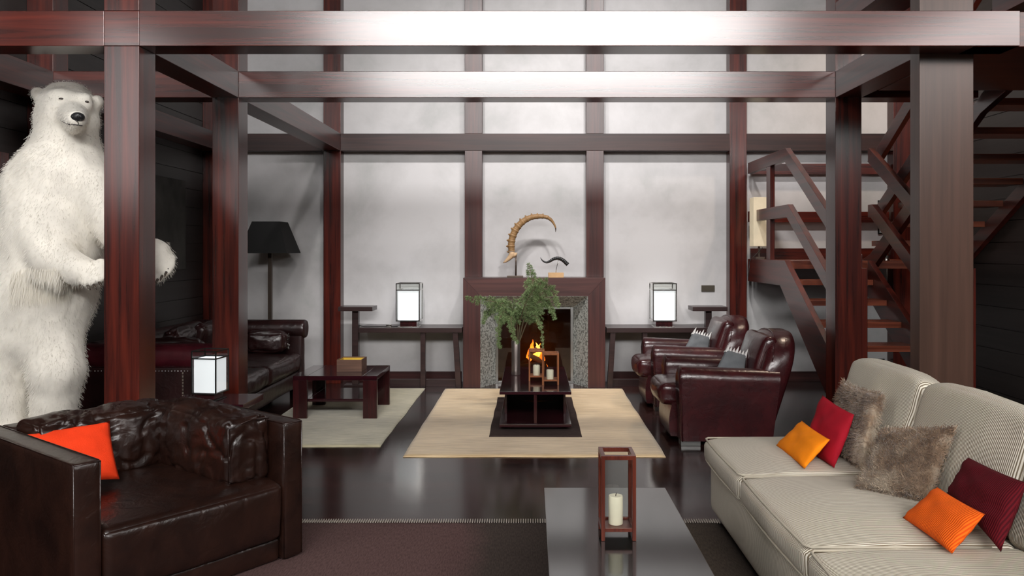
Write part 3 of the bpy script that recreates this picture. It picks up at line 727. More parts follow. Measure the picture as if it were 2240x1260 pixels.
# left slab-leg table
lt = thing('side_table', 'low dark slab-leg table with lower shelf on the narrow rug', 'table', (-1.805, 7.725, .0145)); hz = .39
pbox('tabletop', lt, -.255, .255, -.345, .345, hz-.04, hz, TB)
for sx in (-1, 1):
    pbox('top_side', lt, *(sorted((sx*.257, sx*.385))), -.345, .345, hz-.04, hz, TB)
    for y0 in (-.345, .305):
        pbox('leg', lt, *(sorted((sx*.257, sx*.385))), y0, y0+.04, 0, hz-.041, TBZ)
pbox('lower_shelf', lt, -.255, .255, -.30, .30, .145, .172, TB)
for sx in (-1, 1): pbox('shelf_rail', lt, *(sorted((sx*.256, sx*.30))), -.304, .304, .145, .172, TB)
e = thing('wooden_box', 'square wooden box with yellow lining on the slab-leg table', 'box', (at(769,0,7.72).x, 7.74, .4055)); w, h = .118, .115
m = MB(); t = .008
m.box(-w,w,-w,-w+t,0,h).box(-w,w,w-t,w,0,h).box(-w,-w+t,-w+t,w-t,0,h).box(w-t,w,-w+t,w-t,0,h).box(-w+t,w-t,-w+t,w-t,0,.01); m.build('box_body', BOXW, e)
m = MB(); k = w-t-.0005; m.box(-k,k,-k,-k+.004,.011,h-.01).box(-k,k,k-.004,k,.011,h-.01).box(-k,-k+.004,-k+.004,k-.004,.011,h-.01).box(k-.004,k,-k+.004,k-.004,.011,h-.01).box(-k,k,-k,k,.0105,h*.75); m.build('yellow_lining', YEL, e)
# near black table
bt = thing('coffee_table', 'black lacquered coffee table in the foreground carrying a wooden lantern', 'table', (.357, 2.85, .0125))
pbox('tabletop', bt, -.296, .296, -1.08, 1.08, .345, .3875, BLK, .003)
pbox('apron', bt, -.24, .24, -1.0, 1.0, .06, .3445, BLK); pbox('plinth', bt, -.2, .2, -.95, .95, 0, .059, BLK)
# ------------------------------------------------------------------ lanterns
def lantern(label, loc, w, d, h, mat, rz=0, bar=.013, foot=.035):
    e = thing('lantern', label, 'lantern', loc, rz); q, p, b2 = w/2, d/2, bar
    for sx in (-1, 1):
        for sy in (-1, 1):
            pbox('post', e, *(sorted((sx*q, sx*(q-b2)))), *(sorted((sy*p, sy*(p-b2)))), 0, h-b2, mat, .0015)
    m = MB()
    m.box(-q, q, -p, -p+b2*1.1, h-b2*1.2, h).box(-q, q, p-b2*1.1, p, h-b2*1.2, h).box(-q, -q+b2*1.1, -p+b2*1.1, p-b2*1.1, h-b2*1.2, h).box(q-b2*1.1, q, -p+b2*1.1, p-b2*1.1, h-b2*1.2, h)
    m.build('top_frame', mat, e, .0015)
    m = MB(); m.box(-q+b2, q-b2, -p, -p+b2, foot, foot+b2).box(-q+b2, q-b2, p-b2, p, foot, foot+b2).box(-q, -q+b2, -p+b2, p-b2, foot, foot+b2).box(q-b2, q, -p+b2, p-b2, foot, foot+b2)
    m.build('lower_frame', mat, e, .0015)
    pbox('floor_plate', e, -q+b2, q-b2, -p+b2, p-b2, foot, foot+.008, mat, .001)
    z0, z1 = foot+b2, h-b2*1.2
    for a in ((-q+b2, q-b2, -p+b2*.4, -p+b2*.4+.002), (-q+b2, q-b2, p-b2*.4, p-b2*.4+.002), (-q+b2*.4, -q+b2*.4+.002, -p+b2, p-b2), (q-b2*.4, q-b2*.4+.002, -p+b2, p-b2)):
        pbox('glass_pane', e, *a, z0, z1, GLASS, 0)
    return e
def candle(label, loc, r, h):
    o = thing('pillar_candle', label, 'candle', loc)
    MB().lathe([(r*.96,0),(r,.003),(r,h-.008),(r*.93,h-.001),(r*.7,h),(r*.2,h-.004),(.0005,h-.004)], (0,0,0)).build('wax', WAX, o, smooth=True, auto=50)
    MB().tube([(0,0,h-.004),(.001,0,h+.004),(.003,0,h+.009)], .0015, 6).build('wick', WICK, o)
    return o
lantern('tall dark red wooden glass lantern on the black foreground table', (.347, 3.28, .4005), .139, .15, .34, RDW, bar=.015)
candle('tall ivory pillar candle inside the foreground lantern', (.343, 3.285, .4445), .0295, .115)
lantern('orange-brown wooden lantern on the central table, the front one of two', (.1685, 7.24, .3555), .15, .15, .285, ORW, bar=.015)
candle('short ivory candle inside the front lantern on the central table', (.165, 7.24, .3995), .033, .085)
lantern('orange-brown wooden lantern on the central table, the rear one beside the vase', (.045, 7.46, .3555), .145, .145, .285, ORW, bar=.015)
candle('short ivory candle inside the rear lantern on the central table', (.045, 7.46, .3995), .033, .095)
# ------------------------------------------------------------------ vase and spruce
VL = Vector(((1128.5-VX)*7.77/F, 7.77, .3555))
o = MB().lathe([(.038,0),(.042,.006),(.041,.10),(.0405,.2),(.042,.325),(.040,.33),(.037,.328),(.036,.2),(.035,.02),(.001,.015)], (0,0,0), 32).build('vase', VASEM, smooth=True, auto=40); o.location = VL
tag(o, 'slim cylindrical pewter vase of spruce branches on the central table', 'vase')
def needles_on(mbs, pts, dens, ln, rng):
    for i in range(len(pts)-1):
        a, b = pts[i], pts[i+1]; L = (b-a).length; n = max(1, int(L*dens)); d = (b-a).normalized()
        u = d.orthogonal().normalized(); w = d.cross(u)
        for k in range(n):
            t = rng.random(); p = a+(b-a)*t; an = rng.random()*6.283
            o_ = (u*math.cos(an)+w*math.sin(an)); dd = (d*.75+o_*.8).normalized(); l = ln*(.7+.6*rng.random())
            s_ = dd.cross(o_).normalized()*.0017 if dd.cross(o_).length > 1e-4 else u*.001
            mb = mbs[0] if rng.random() < .62 else mbs[1]
            s2 = dd.cross(s_).normalized()*.0009
            q = p+dd*l*.6
            mb.add([p, q-s_, q+s_, q+s2, p+dd*l], [(0,1,3),(0,3,2),(1,4,3),(3,4,2),(0,2,4,1)])
def branch(label, path, seed, side=1.0):
    rng = random.Random(seed); pts = [at(x, y, Yd) for x, y, Yd in path]
    # refine
    P = []
    for i in range(len(pts)-1):
        for k in range(5):
            t = k/5; P.append(Vector(cat(*[np.array(q) for q in (pts[max(i-1,0)], pts[i], pts[i+1], pts[min(i+2,len(pts)-1)])], t)))
    P.append(pts[-1]); n = len(P); root = Vector(pts[0])
    e = thing('spruce_branch', label, 'branch', root, group='spruce branches in the vase')
    P = [p-root for p in P]
    stem = MB().tube(P, [.0048*(1-.75*i/n)+.0008 for i in range(n)], 6); nb = (MB(), MB())
    needles_on(nb, P[n//3:], 600, .019, rng)
    for i in range(int(n*.25), n-1):
        for s_ in (-1, 1):
            if rng.random() < .15: continue
            d = (P[i+1]-P[i]).normalized(); up = Vector((0,-1,0)); sd = d.cross(up).normalized()*s_
            tl = .17*side*(1.08-i/n)*(.7+.6*rng.random())
            dr = (d*.75+sd*.7+Vector((0, rng.uniform(-.7,.7), -.12))).normalized()
            tw = [P[i]]
            for k in range(4):
                dr = (dr+Vector((0,0,-.10))+Vector((rng.uniform(-.1,.1), rng.uniform(-.1,.1), rng.uniform(-.08,.08)))).normalized(); tw.append(tw[-1]+dr*tl/4)
            stem.tube(tw, [.002,.0017,.0014,.001,.0007], 5); needles_on(nb, tw, 800, .0185, rng)
            for k in (1, 2, 3):
                for s2 in (-1, 1):
                    if rng.random() < .25: continue
                    dd = (tw[k+1]-tw[k]).normalized(); q = (dd*.8+dd.cross(up).normalized()*.6*s2+Vector((0, rng.uniform(-.5,.5), -.15))).normalized()
                    t2 = [tw[k], tw[k]+q*tl*.17, tw[k]+(q+Vector((0,0,-.15)))*tl*.36]
                    stem.tube(t2, [.0012,.001,.0006], 4); needles_on(nb, t2, 850, .017, rng)
    stem.build('stem', BARK, e, smooth=True); nb[0].build('needles', NEED, e, recalc=False); nb[1].build('young_needles', NEED2, e, recalc=False)
branch('spruce branch reaching far left from the vase', [(1130,758,7.77),(1137,708,7.75),(1118,672,7.68),(1080,660,7.6),(1045,654,7.55),(1020,652,7.52)], 1, .8)
branch('spruce branch drooping low left beside the vase mouth', [(1128,758,7.77),(1124,705,7.74),(1104,682,7.6),(1092,700,7.5),(1090,735,7.45),(1094,762,7.42)], 2, .55)
branch('tallest thin spruce branch rising above the mantel', [(1132,758,7.77),(1145,700,7.8),(1158,655,7.85),(1165,620,7.88),(1161,598,7.9),(1157,576,7.9)], 3, .75)
branch('spruce branch arching right above the lanterns', [(1134,758,7.77),(1146,700,7.75),(1166,650,7.7),(1190,628,7.66),(1212,640,7.62),(1221,672,7.6)], 4, .95)
branch('spruce branch hanging down right over the lanterns', [(1133,758,7.77),(1150,712,7.7),(1166,690,7.62),(1180,706,7.56),(1186,735,7.54),(1188,768,7.52)], 5, .3)
branch('spruce branch spreading right towards the fireplace glass', [(1133,758,7.77),(1152,705,7.85),(1172,665,7.95),(1190,655,8.0),(1205,672,8.0),(1214,698,8.0)], 6, .8)
branch('bushy middle spruce branch in front of the mantel', [(1131,758,7.77),(1138,705,7.7),(1148,668,7.6),(1163,640,7.55),(1178,622,7.5),(1196,612,7.48)], 7, .9)
branch('spruce branch sweeping down left towards the stone', [(1128,758,7.77),(1126,702,7.8),(1105,672,7.82),(1082,668,7.85),(1066,684,7.85),(1056,708,7.85)], 8, .75)
branch('short spruce branch in the centre above the vase', [(1130,758,7.77),(1132,715,7.7),(1122,690,7.62),(1118,705,7.55),(1122,730,7.5),(1132,750,7.48)], 9, .5)
# ------------------------------------------------------------------ club armchairs (facing -X)
def arm_profile(w, h, r, n=10):
    pts = [(0, .045), (0, h-r)]
    for i in range(1, n): a = math.pi-math.pi*i/n; pts.append((w/2+w/2*math.cos(a), h-r+r*math.sin(a)))
    return pts+[(w, h-r), (w, .045)]
def club_chair(label, loc):
    e = thing('club_armchair', label, 'armchair', loc, 0, 'oxblood leather club armchairs')
    for y0 in (0.0, .70):
        prof = arm_profile(.18, .633, .10, 14); n = len(prof); xs = [-.004, .012, .05, .2, .4, .6, .72]; vs = []; fs = []
        for i, x in enumerate(xs):
            for (y, z) in prof:
                sh = .86 if i == 0 else (.96 if i == 1 else 1)
                yy = .09+(y-.09)*sh; zz = .07+(z-.07)*(1-(.02 if i == 0 else 0))
                xx = x+(.022*((z-.07)/.56)*(1-(z-.07)/.56)*-4 if i < 3 else 0)
                if z > .3: zz -= .045*max(0, x)*1.0
                if x > .5: xx += z*.12
                vs.append((xx, y0+yy, zz))
        for i in range(len(xs)-1):
            for k in range(n): fs.append((i*n+k, i*n+(k+1) % n, (i+1)*n+(k+1) % n, (i+1)*n+k))
        fs += [tuple(range(n-1,-1,-1)), tuple(range((len(xs)-1)*n, len(xs)*n))]
        arm_ = MB().add(vs, fs).build('arm', LCL, e, smooth=True, auto=60)
        pp = [Vector((.008-.088*((z-.07)/.56)*(1-(z-.07)/.56)*.8, y0+.09+(y-.09)*.985, z-.003)) for y, z in prof]
        MB().tube(pp, .0045, 6).build('piping', LCL, arm_, smooth=True)
    # back: arched slab, leaning
    def back(x_f, thick, y0, y1, zt, lean, name, mat, zlow=.10, ins=0):
        yc = (y0+y1)/2; hw = (y1-y0)/2; prof = [(y0, zlow)]
        for i in range(0, 21):
            a = math.pi-math.pi*i/20; prof.append((yc+hw*math.copysign(abs(math.cos(a))**.8, math.cos(a)), (zt-.36)+.36*math.sin(a)**.85))
        prof.append((y1, zlow)); n = len(prof); vs = []; fs = []
        lay = [(0, .90), (.02, .965), (.06, 1), (thick-.06, 1), (thick-.02, .97), (thick, .91)]
        for x, s_ in lay:
            for y, z in prof:
                zz = zlow+(z-zlow)*(1-(1-s_)*.55); vs.append((x_f+x+lean*zz, yc+(y-yc)*s_, zz))
        for i in range(len(lay)-1):
            for k in range(n): fs.append((i*n+k, i*n+(k+1) % n, (i+1)*n+(k+1) % n, (i+1)*n+k))
        fs += [tuple(range(n-1,-1,-1)), tuple(range((len(lay)-1)*n, len(lay)*n))]
        o = MB().add(vs, fs).build(name, mat, e, smooth=True, auto=50)
        return [(x_f+.055+lean*z, y, z) for y, z in prof], o
    pr, bk_ = back(.47, .24, .045, .835, .895, .32, 'backrest', LCL)
    MB().tube([Vector(p) for p in pr[3:-3]], .005, 6).build('piping', LCL, bk_, smooth=True)
    soft('back_cushion', LCL, e, (.50+.29*.68, .44, .62), (.06,.30,.25), .05, (.035,0,0), (8,14,14), wr=.006, wf=8, rot=Matrix.Rotation(.29, 3, 'Y'))
    soft('seat_cushion', LCL, e, (.22, .44, .385), (.355,.262,.088), .05, (.03,0,.03), (24,18,10), wr=.008, wf=14, seed=2)
    m = MB()
    # curved front panel
    prof = [(-.015+(-.05)*math.sin(math.pi*(.25+.6*i/10)), .045+.275*i/10) for i in range(11)]+[(.4,.32),(.4,.045)]
    m.prism([(x, z) for x, z in prof], 1, .182, .698)
    m.build('front_panel', LCL, e, smooth=True, auto=50)
    for y in (.03, .74): pbox('foot', e, .005, .16, y, y+.11, 0, .045, STEEL)
    for y in (.05, .72): pbox('foot', e, .55, .64, y, y+.09, 0, .1, STEEL)
    return e
c1 = club_chair('front oxblood leather club armchair beside the beige sofa', (1.184, 6.37, 0))
c2 = copy_tree(c1); c2.location = (1.19, 7.77, 0); relabel(c2, 'rear oxblood leather club armchair nearer the fireplace wall')
def denim_pillow(label, dy, dx=0):
    o_ = Vector((dx, dy, 0)); c = [at(1563,812,6.60)+o_, at(1630,822,6.66)+o_, at(1634,776,6.74)+o_, at(1588,762,6.68)+o_]
    o = throw_pillow('throw_pillow', label, c, .035, DENIM, 'denim pillows with white trim on the club armchairs', n=14)
    Mi = o.matrix_world.inverted(); a, b = Mi @ c[3], Mi @ c[2]; up = ((Mi @ c[3])-(Mi @ c[0])).normalized(); th = Vector((0,.012,0))
    tri = MB(); N_ = 8
    for i in range(N_-1):
        p0, p1 = a.lerp(b, i/(N_-1)), a.lerp(b, (i+1)/(N_-1)); pm = p0.lerp(p1, .5)+up*(.055 if i in (0, 3, 6) else .03); lo = up*-.035; th = Vector((0,.016,0))
        tri.add([p0-th+lo, p1-th+lo, pm-th*.3, p0+th+lo, p1+th+lo, pm+th*.3], [(0,1,2),(5,4,3),(0,3,4,1),(1,4,5,2),(2,5,3,0)])
    tri.build('white_trim', LACE, o, .002)
    return o
denim_pillow('grey denim pillow with white trim on the front club armchair', 0)
denim_pillow('grey denim pillow with white trim on the rear club armchair', 1.40, .006)
# ------------------------------------------------------------------ beige sofa (facing -X)
bs = thing('corded_sofa', 'large beige corded fabric sofa at the right foreground', 'sofa', (1.6, 3.4, 0))
lx = lambda x: x-1.6
ly = lambda y: y-3.4
soft('base', CORD, bs, (lx(1.58), ly(3.38), .175), (.53,1.36,.14), .03, (.01,.01,0), (14,40,8))
for y0, y1, sd in ((3.965, 4.78, 1), (3.0, 3.955, 2), (2.04, 2.99, 3)):
    def puff(p, x, y, z):
        if x < -.2: p.z += -.02*((-x-.2)/.8)**2*max(0, z)
        return p
    c = soft('seat_cushion', CORD, bs, (lx(1.42), ly((y0+y1)/2), .385), (.40,(y1-y0)/2,.072), .035, (.015,.004,.018), (22,24,9), wr=.005, wf=5, seed=sd, fn=puff)
    q = [(-.40,-1),(-.40,1),(.38,1),(.38,-1)]; hy = (y1-y0)/2-.006
    for z in (.447, .325):
        m = MB(); pts = []
        for i in range(31):
            t = i/30; yy = -hy+.03+(2*hy-.06)*t; pts.append(Vector((lx(1.42)-.392-.015*(1-(2*t-1)**2)-(.0), ly((y0+y1)/2)+yy, z+.006*(1-(2*t-1)**2))))
        pts = [Vector((lx(1.42)+.3, pts[0].y-.028, z)), Vector((lx(1.42)-.375, pts[0].y-.024, z))]+pts+[Vector((lx(1.42)-.375, pts[-1].y+.024, z)), Vector((lx(1.42)+.3, pts[-1].y+.028, z))]
        m.tube([p-c.location for p in pts], .0055, 6).build('piping', PIPF, c, smooth=True)
for y0, y1, sd in ((3.985, 4.87, 4), (3.09, 3.975, 5), (2.2, 3.08, 6)):
    rot = Matrix.Rotation(math.radians(17), 3, 'Y')
    def crown(p, x, y, z):
        if z > 0: p.z += .012*(1-y*y)-.03*abs(y)**6*z
        return p
    c = soft('back_cushion', CORD, bs, (lx(1.95), ly((y0+y1)/2), .665), (.085,(y1-y0)/2,.25), .045, (.03,.004,.012), (12,24,20), wr=.007, wf=5, seed=sd, rot=rot, fn=crown)
    m = MB(); hy = (y1-y0)/2
    pts = [Vector((-.075, -hy+.012, -.2)), Vector((-.078, -hy+.012, .17)), Vector((-.07, -hy+.05, .225))]+[Vector((-.066, -hy+.05+(2*hy-.1)*i/12, .232+.014*(1-(i/6-1)**2))) for i in range(13)]+[Vector((-.07, hy-.05, .225)), Vector((-.078, hy-.012, .17)), Vector((-.075, hy-.012, -.2))]
    m.tube([rot @ (p+Vector((.012,0,0)))+Vector((lx(1.95), ly((y0+y1)/2), .660)) for p in pts], .0055, 6).build('piping', PIPF, c, smooth=True)
soft('back_frame', CORD, bs, (lx(2.15), ly(3.45), .42), (.06,1.38,.39), .05, (0,0,0), (8,40,16), rot=Matrix.Rotation(.12, 3, 'Y'))
for x in (1.12, 2.06):
    for y in (2.1, 4.68): pbox('leg', bs, lx(x), lx(x)+.05, ly(y), ly(y)+.05, 0, .045, BLK)
# pillows on the beige sofa: corners given as picture direction + real distance
def PP(l): return [at(*p) for p in l]
def az(px, py, z=.472): return at(px, py, (CZ-z)*F/(py-VY))
throw_pillow('throw_pillow', 'bright orange velvet pillow at the far end of the beige sofa', [az(1697,974), az(1760,1026), at(1816,962,4.08), at(1754,920,4.46)], .030, ORA, 'coloured pillows on the beige sofa', .05)
throw_pillow('throw_pillow', 'crimson pillow leaning behind the bright orange one on the beige sofa', [at(1755,985,4.42), az(1825,1024), at(1869,907,4.12), at(1799,864,4.45)], .040, REDA, 'coloured pillows on the beige sofa', .05)
f1 = throw_pillow('fur_pillow', 'brown fur pillow at the far end of the beige sofa behind the crimson one', [az(1808,975), az(1888,1027), at(1931,864,4.10), at(1846,836,4.50)], .050, FURP, 'fur pillows on the beige sofa', .05)
f2 = throw_pillow('fur_pillow', 'large brown fur pillow in the middle of the beige sofa', [az(1872,1068), az(2032,1098), at(2088,934,3.48), at(1932,938,3.80)], .065, FURP, 'fur pillows on the beige sofa', .04)
throw_pillow('throw_pillow', 'dark red ribbed pillow leaning behind the ribbed orange one', [at(2071,1078,3.36), az(2190,1208), at(2246,1056,2.93), at(2117,1000,3.36)], .045, REDB, 'coloured pillows on the beige sofa', .05)
throw_pillow('throw_pillow', 'deep orange ribbed pillow nearest the camera on the beige sofa', [az(1974,1132), az(2083,1212), at(2155,1125,2.92), at(2050,1065,3.27)], .035, ORB, 'coloured pillows on the beige sofa', .05)
for i, f in enumerate((f1, f2)):
    v, nn = mesh_np(f.data); bv, bf = blades(v, nn, 26000, .022, .0011, (0.1,0,-.55), seed=i, jit=.9); o = fast_mesh('fur_pile', bv, bf, FURP, f); o['kind'] = 'stuff'
# ------------------------------------------------------------------ leather armchair, front left
ang = math.atan2(.7916, .611)
lc = thing('leather_armchair', 'large brown boxy leather armchair at the left foreground', 'armchair', (-1.16, 4.08, 0), ang)
# local x along the front (negative towards the left arm), local y = towards the back (-v)  => rotate: x axis=u, y axis=perp(-.79,.61)
W, DP, AT, AH = 1.10, 1.08, .115, .70
def lsoft(n, x0, x1, y0, y1, z0, z1, r=.02, b=(0,0,0), nn=(16,16,12), wr=.002, wf=4, sd=0, mat=LBR, **k):
    return soft(n, mat, lc, ((x0+x1)/2, (y0+y1)/2, (z0+z1)/2), ((x1-x0)/2, (y1-y0)/2, (z1-z0)/2), r, b, nn, wr, wf, sd, **k)
lsoft('arm', -AT, 0, 0, DP, .02, AH, .016, nn=(6,24,16), sd=1)
lsoft('arm', -W, -W+AT, 0, DP, .02, AH, .016, nn=(6,24,16), sd=2)
lsoft('backrest', -W+AT+.002, -AT-.002, DP-.13, DP, .02, AH, .016, nn=(24,6,16), sd=3)
lsoft('seat_base', -W+AT+.002, -AT-.002, .03, DP-.135, .02, .125, .012, nn=(20,20,4), sd=4)
def drape(p, x, y, z):
    if y < 0 and z > 0: p.z -= .03*(-y)**4*z
    return p
lsoft('seat_cushion', -W+AT+.004, -AT-.004, -.005, DP-.135, .128, .43, .035, (0,.012,.012), (44,44,16), wr=.008, wf=5, sd=5, fn=drape)
lsoft('side_cushion', -AT-.24, -AT-.01, .10, DP-.16, .415, .735, .035, (.03,.01,.03), (24,64,40), wr=.014, wf=6, sd=6, cr=.020, cf=6)
lsoft('back_cushion', -W+AT+.02, -AT-.14, DP-.36, DP-.12, .42, .735, .04, (.0,.03,.03), (72,24,40), wr=.018, wf=6, sd=7, cr=.022, cf=6.5)
def pipe(pts, name='piping', r=.0035): MB().tube([Vector(p) for p in pts], r, 6).build(name, LBR, lc, smooth=True)
for x in (-AT, 0, -W, -W+AT):
    s_ = .006 if x in (-AT, -W) else -.006
    pipe([(x+s_, .004, .03), (x+s_, .004, AH-.004), (x+s_, .02, AH-.002), (x+s_, DP-.02, AH-.002)])
pipe([(-AT+.006, .003, AH-.005), (-.006, .003, AH-.005)]); pipe([(-W+.006, .003, AH-.005), (-W+AT-.006, .003, AH-.005)])
pipe([(-AT-.242, .095, .44), (-AT-.245, .09, .58), (-AT-.242, .098, .70), (-AT-.12, .092, .728), (-AT-.02, .095, .72)])
throw_pillow('throw_pillow', 'vermilion orange pillow on the brown leather armchair', PP([(118,1062,3.62),(262,1048,3.83),(240,921,3.98),(50,951,3.78)]), .05, ORC, None, .05)
# ------------------------------------------------------------------ chesterfield along the left wall
cf = thing('chesterfield_sofa', 'dark leather chesterfield sofa with rolled arms along the left wall', 'sofa', (-3.1, 7.55, 0))
X0, X1, YA, YZ = -3.66, -2.46, 6.35, 8.78
def csoft(n, x0, x1, y0, y1, z0, z1, r=.03, b=(0,0,0), nn=(16,16,10), wr=.004, wf=5, sd=0, mat=LCHF, **k):
    return soft(n, mat, cf, ((x0+x1)/2+3.1, (y0+y1)/2-7.55, (z0+z1)/2), ((x1-x0)/2, (y1-y0)/2, (z1-z0)/2), r, b, nn, wr, wf, sd, **k)
def crol(n, a, b, r, mat=LOX, ends=True):
    a = Vector(a)+Vector((3.1,-7.55,0)); b = Vector(b)+Vector((3.1,-7.55,0)); d = (b-a).normalized()
    k = [0, .004, .015, .03]; L = (b-a).length
    pts = [a, a+d*.004, a+d*.02, a+d*.04, b-d*.04, b-d*.02, b-d*.004, b]; rr = [r*.6, r*.9, r*.99, r, r, r*.99, r*.9, r*.6]
    return MB().tube(pts, rr, 28).build(n, mat, cf, smooth=True)
csoft('arm_panel', X0, X1+.02, YA+.06, YA+.17, .10, .64, .02, sd=1)
crol('arm_roll', (X0, YA+.11, .71), (X1+.03, YA+.11, .71), .102)
m = MB()
for i in range(46):
    x = X0+.03+i*.0255; m.lathe([(.007,0),(.007,.002),(.004,.006),(.001,.007)], (0,0,0), 8)
    k = 32; 
    for j in range(len(m.v)-k, len(m.v)):
        a_, b_, c_ = m.v[j]; m.v[j] = (x+3.1+a_, YA+.055-c_-7.55, .597+b_)
m.build('nailheads', CHROME, cf, smooth=True)
m = MB()
for i in range(18):
    z = .58-i*.026; m.box(-2.775+3.1-.006, -2.775+3.1+.006, YA+.05-7.55, YA+.058-7.55, z-.009, z+.009)
m.build('lacing', CHROME, cf)
csoft('arm_panel', X0, X1, YZ-.16, YZ-.05, .10, .70, .02, sd=2)
crol('arm_roll', (X0, YZ-.09, .71), (X1+.03, YZ-.09, .71), .10, LCHF)
csoft('back_panel', X0, X0+.18, YA+.18, YZ-.17, .10, .68, .03, nn=(8,40,16), wr=.01)
crol('back_roll', (X0+.08, YA+.2, .71), (X0+.08, YZ-.18, .71), .10, LCHF)
csoft('seat_base', X0+.15, X1-.03, YA+.18, YZ-.17, .10, .27, .02, nn=(8,40,6))
csoft('seat_cushion', X0+.19, X1, YA+.19, 7.56, .275, .46, .05, (.02,0,.035), (34,44,10), wr=.008, wf=8, sd=3, cr=.008, cf=8)
csoft('seat_cushion', X0+.19, X1, 7.57, YZ-.175, .275, .46, .05, (.02,0,.035), (34,44,10), wr=.008, wf=8, sd=4, cr=.008, cf=8)
for x in (X0+.05, X1-.12):
    for y in (YA+.12, YZ-.2): pbox('foot', cf, x+3.1, x+3.17, y-7.55, y-7.48, 0, .10, BLK)
for i, (c, h, rz, lab) in enumerate((((-2.78, 8.45, .60), (.20,.085,.10), .15, 'dark leather bolster with laced end against the far arm of the chesterfield'),
        ((-3.18, 7.2, .66), (.07,.27,.20), .1, 'dark leather cushion leaning on the back of the chesterfield, nearer the camera'),
        ((-3.16, 7.9, .66), (.07,.27,.19), -.1, 'dark leather cushion leaning on the back of the chesterfield, by the far arm'),
        ((-2.98, 6.72, .64), (.22,.08,.17), .25, 'dark leather cushion propped inside the near arm of the chesterfield'))):
    r_ = thing('leather_cushion', lab, 'cushion', c, rz, 'dark cushions on the chesterfield')
    soft('cushion_body', LCHF, r_, (0,0,0), h, .05, (.03,.03,.03), (24,24,18), wr=.012, wf=8, seed=i, cr=.012, cf=9, rot=Matrix.Rotation(.25 if i in (1,2) else 0, 3, 'Y'))
    if i == 0:
        m = MB()
        for k in range(9): a = k/9*6.28; m.box(.215, .225, math.cos(a)*.055-.006, math.cos(a)*.055+.006, math.sin(a)*.075-.01, math.sin(a)*.075+.01)
        m.build('lacing', CHROME, r_)
# small side table by the middle post
e = thing('side_table', 'small dark side table behind the brown armchair carrying a cube lamp', 'side table', (-2.28, 5.72, 0))
pbox('tabletop', e, -.26, .30, -.20, .22, .455, .50, TB)
pbox('column', e, -.19, .20, -.14, .16, .04, .455, TBZ); pbox('base', e, -.23, .24, -.18, .20, 0, .04, TB)
cube_lamp('black framed glass box lamp on the small side table by the middle post', (-2.285, 5.72, .50), .178, .35, -.12, BMET)
# ------------------------------------------------------------------ polar bear
YBR = 5.2; sc_ = YBR/F
def bp(px, py, dy=0): return np.array(at(px, py, YBR+dy))
CAP = []
def cap(a, b, ra, rb, k=.05): CAP.append((np.array(a), np.array(b), ra*sc_, rb*sc_, k))
# torso
cap(bp(130,395,.02), bp(122,500,.03), 92, 100, .10); cap(bp(122,500,.03), bp(92,640,.05), 100, 104, .10); cap(bp(92,640,.05), bp(78,720,.05), 104, 92, .08)
cap(bp(85,405,.02), bp(195,405,.02), 62, 58, .10)
# neck
cap(bp(146,285,.03), bp(142,375,.03), 62, 80, .08)
# head
cap(bp(145,243,.03), bp(150,246,-.02), 58, 55, .04)
cap(bp(138,222,.05), bp(160,222,.05), 40, 40, .05)
cap(bp(116,262,.02), bp(182,266,.02), 34, 30, .05)
cap(bp(157,250,-.12), bp(169,261,-.30), 30, 19, .022)
cap(bp(160,273,-.08), bp(166,276,-.26), 22, 13, .02)
cap(bp(128,212,-.085), bp(135,224,-.10), 14, 12, .05); cap(bp(186,218,-.085), bp(188,228,-.09), 14, 12, .05)
# ears (front rim)
for (x, y) in ((86,205),(209,222)):
    s_ = -1 if x < 100 else 1
    cap(bp(x-s_*4,y+14,.05), bp(x+s_*3,y,.04), 13, 14, .018)
# viewer-left arm
cap(bp(72,410,-.04), bp(80,480,-.13), 56, 50, .06); cap(bp(80,480,-.13), bp(112,560,-.20), 50, 42, .05); cap(bp(112,560,-.20), bp(170,590,-.22), 41, 30, .04)
cap(bp(170,590,-.22), bp(208,598,-.21), 31, 25, .03)
TO = []
for i, (x, y, dy) in enumerate(((190,618,-.26),(203,617,-.28),(216,612,-.285),(228,604,-.27),(232,592,-.23))):
    cap(bp(x-12,y-14,dy+.03), bp(x,y,dy), 12, 9.5, .015); TO.append((bp(x+1,y+5,dy-.012), bp(x+9,y+17,dy-.03)))
# viewer-right arm
cap(bp(205,420,-.02), bp(262,500,-.06), 54, 44, .06); cap(bp(262,500,-.06), bp(300,560,-.14), 42, 34, .05); cap(bp(300,560,-.14), bp(338,556,-.18), 33, 30, .04)
cap(bp(338,556,-.18), bp(352,578,-.19), 30, 24, .03)
for i, (x, y, dy) in enumerate(((336,606,-.20),(346,612,-.215),(356,604,-.22),(365,596,-.215),(371,584,-.19))):
    cap(bp(x-1,y-18,dy+.02), bp(x,y-3,dy), 11, 8.5, .014); TO.append((bp(x-1,y-1,dy-.022), bp(x-5,y+11,dy-.042)))
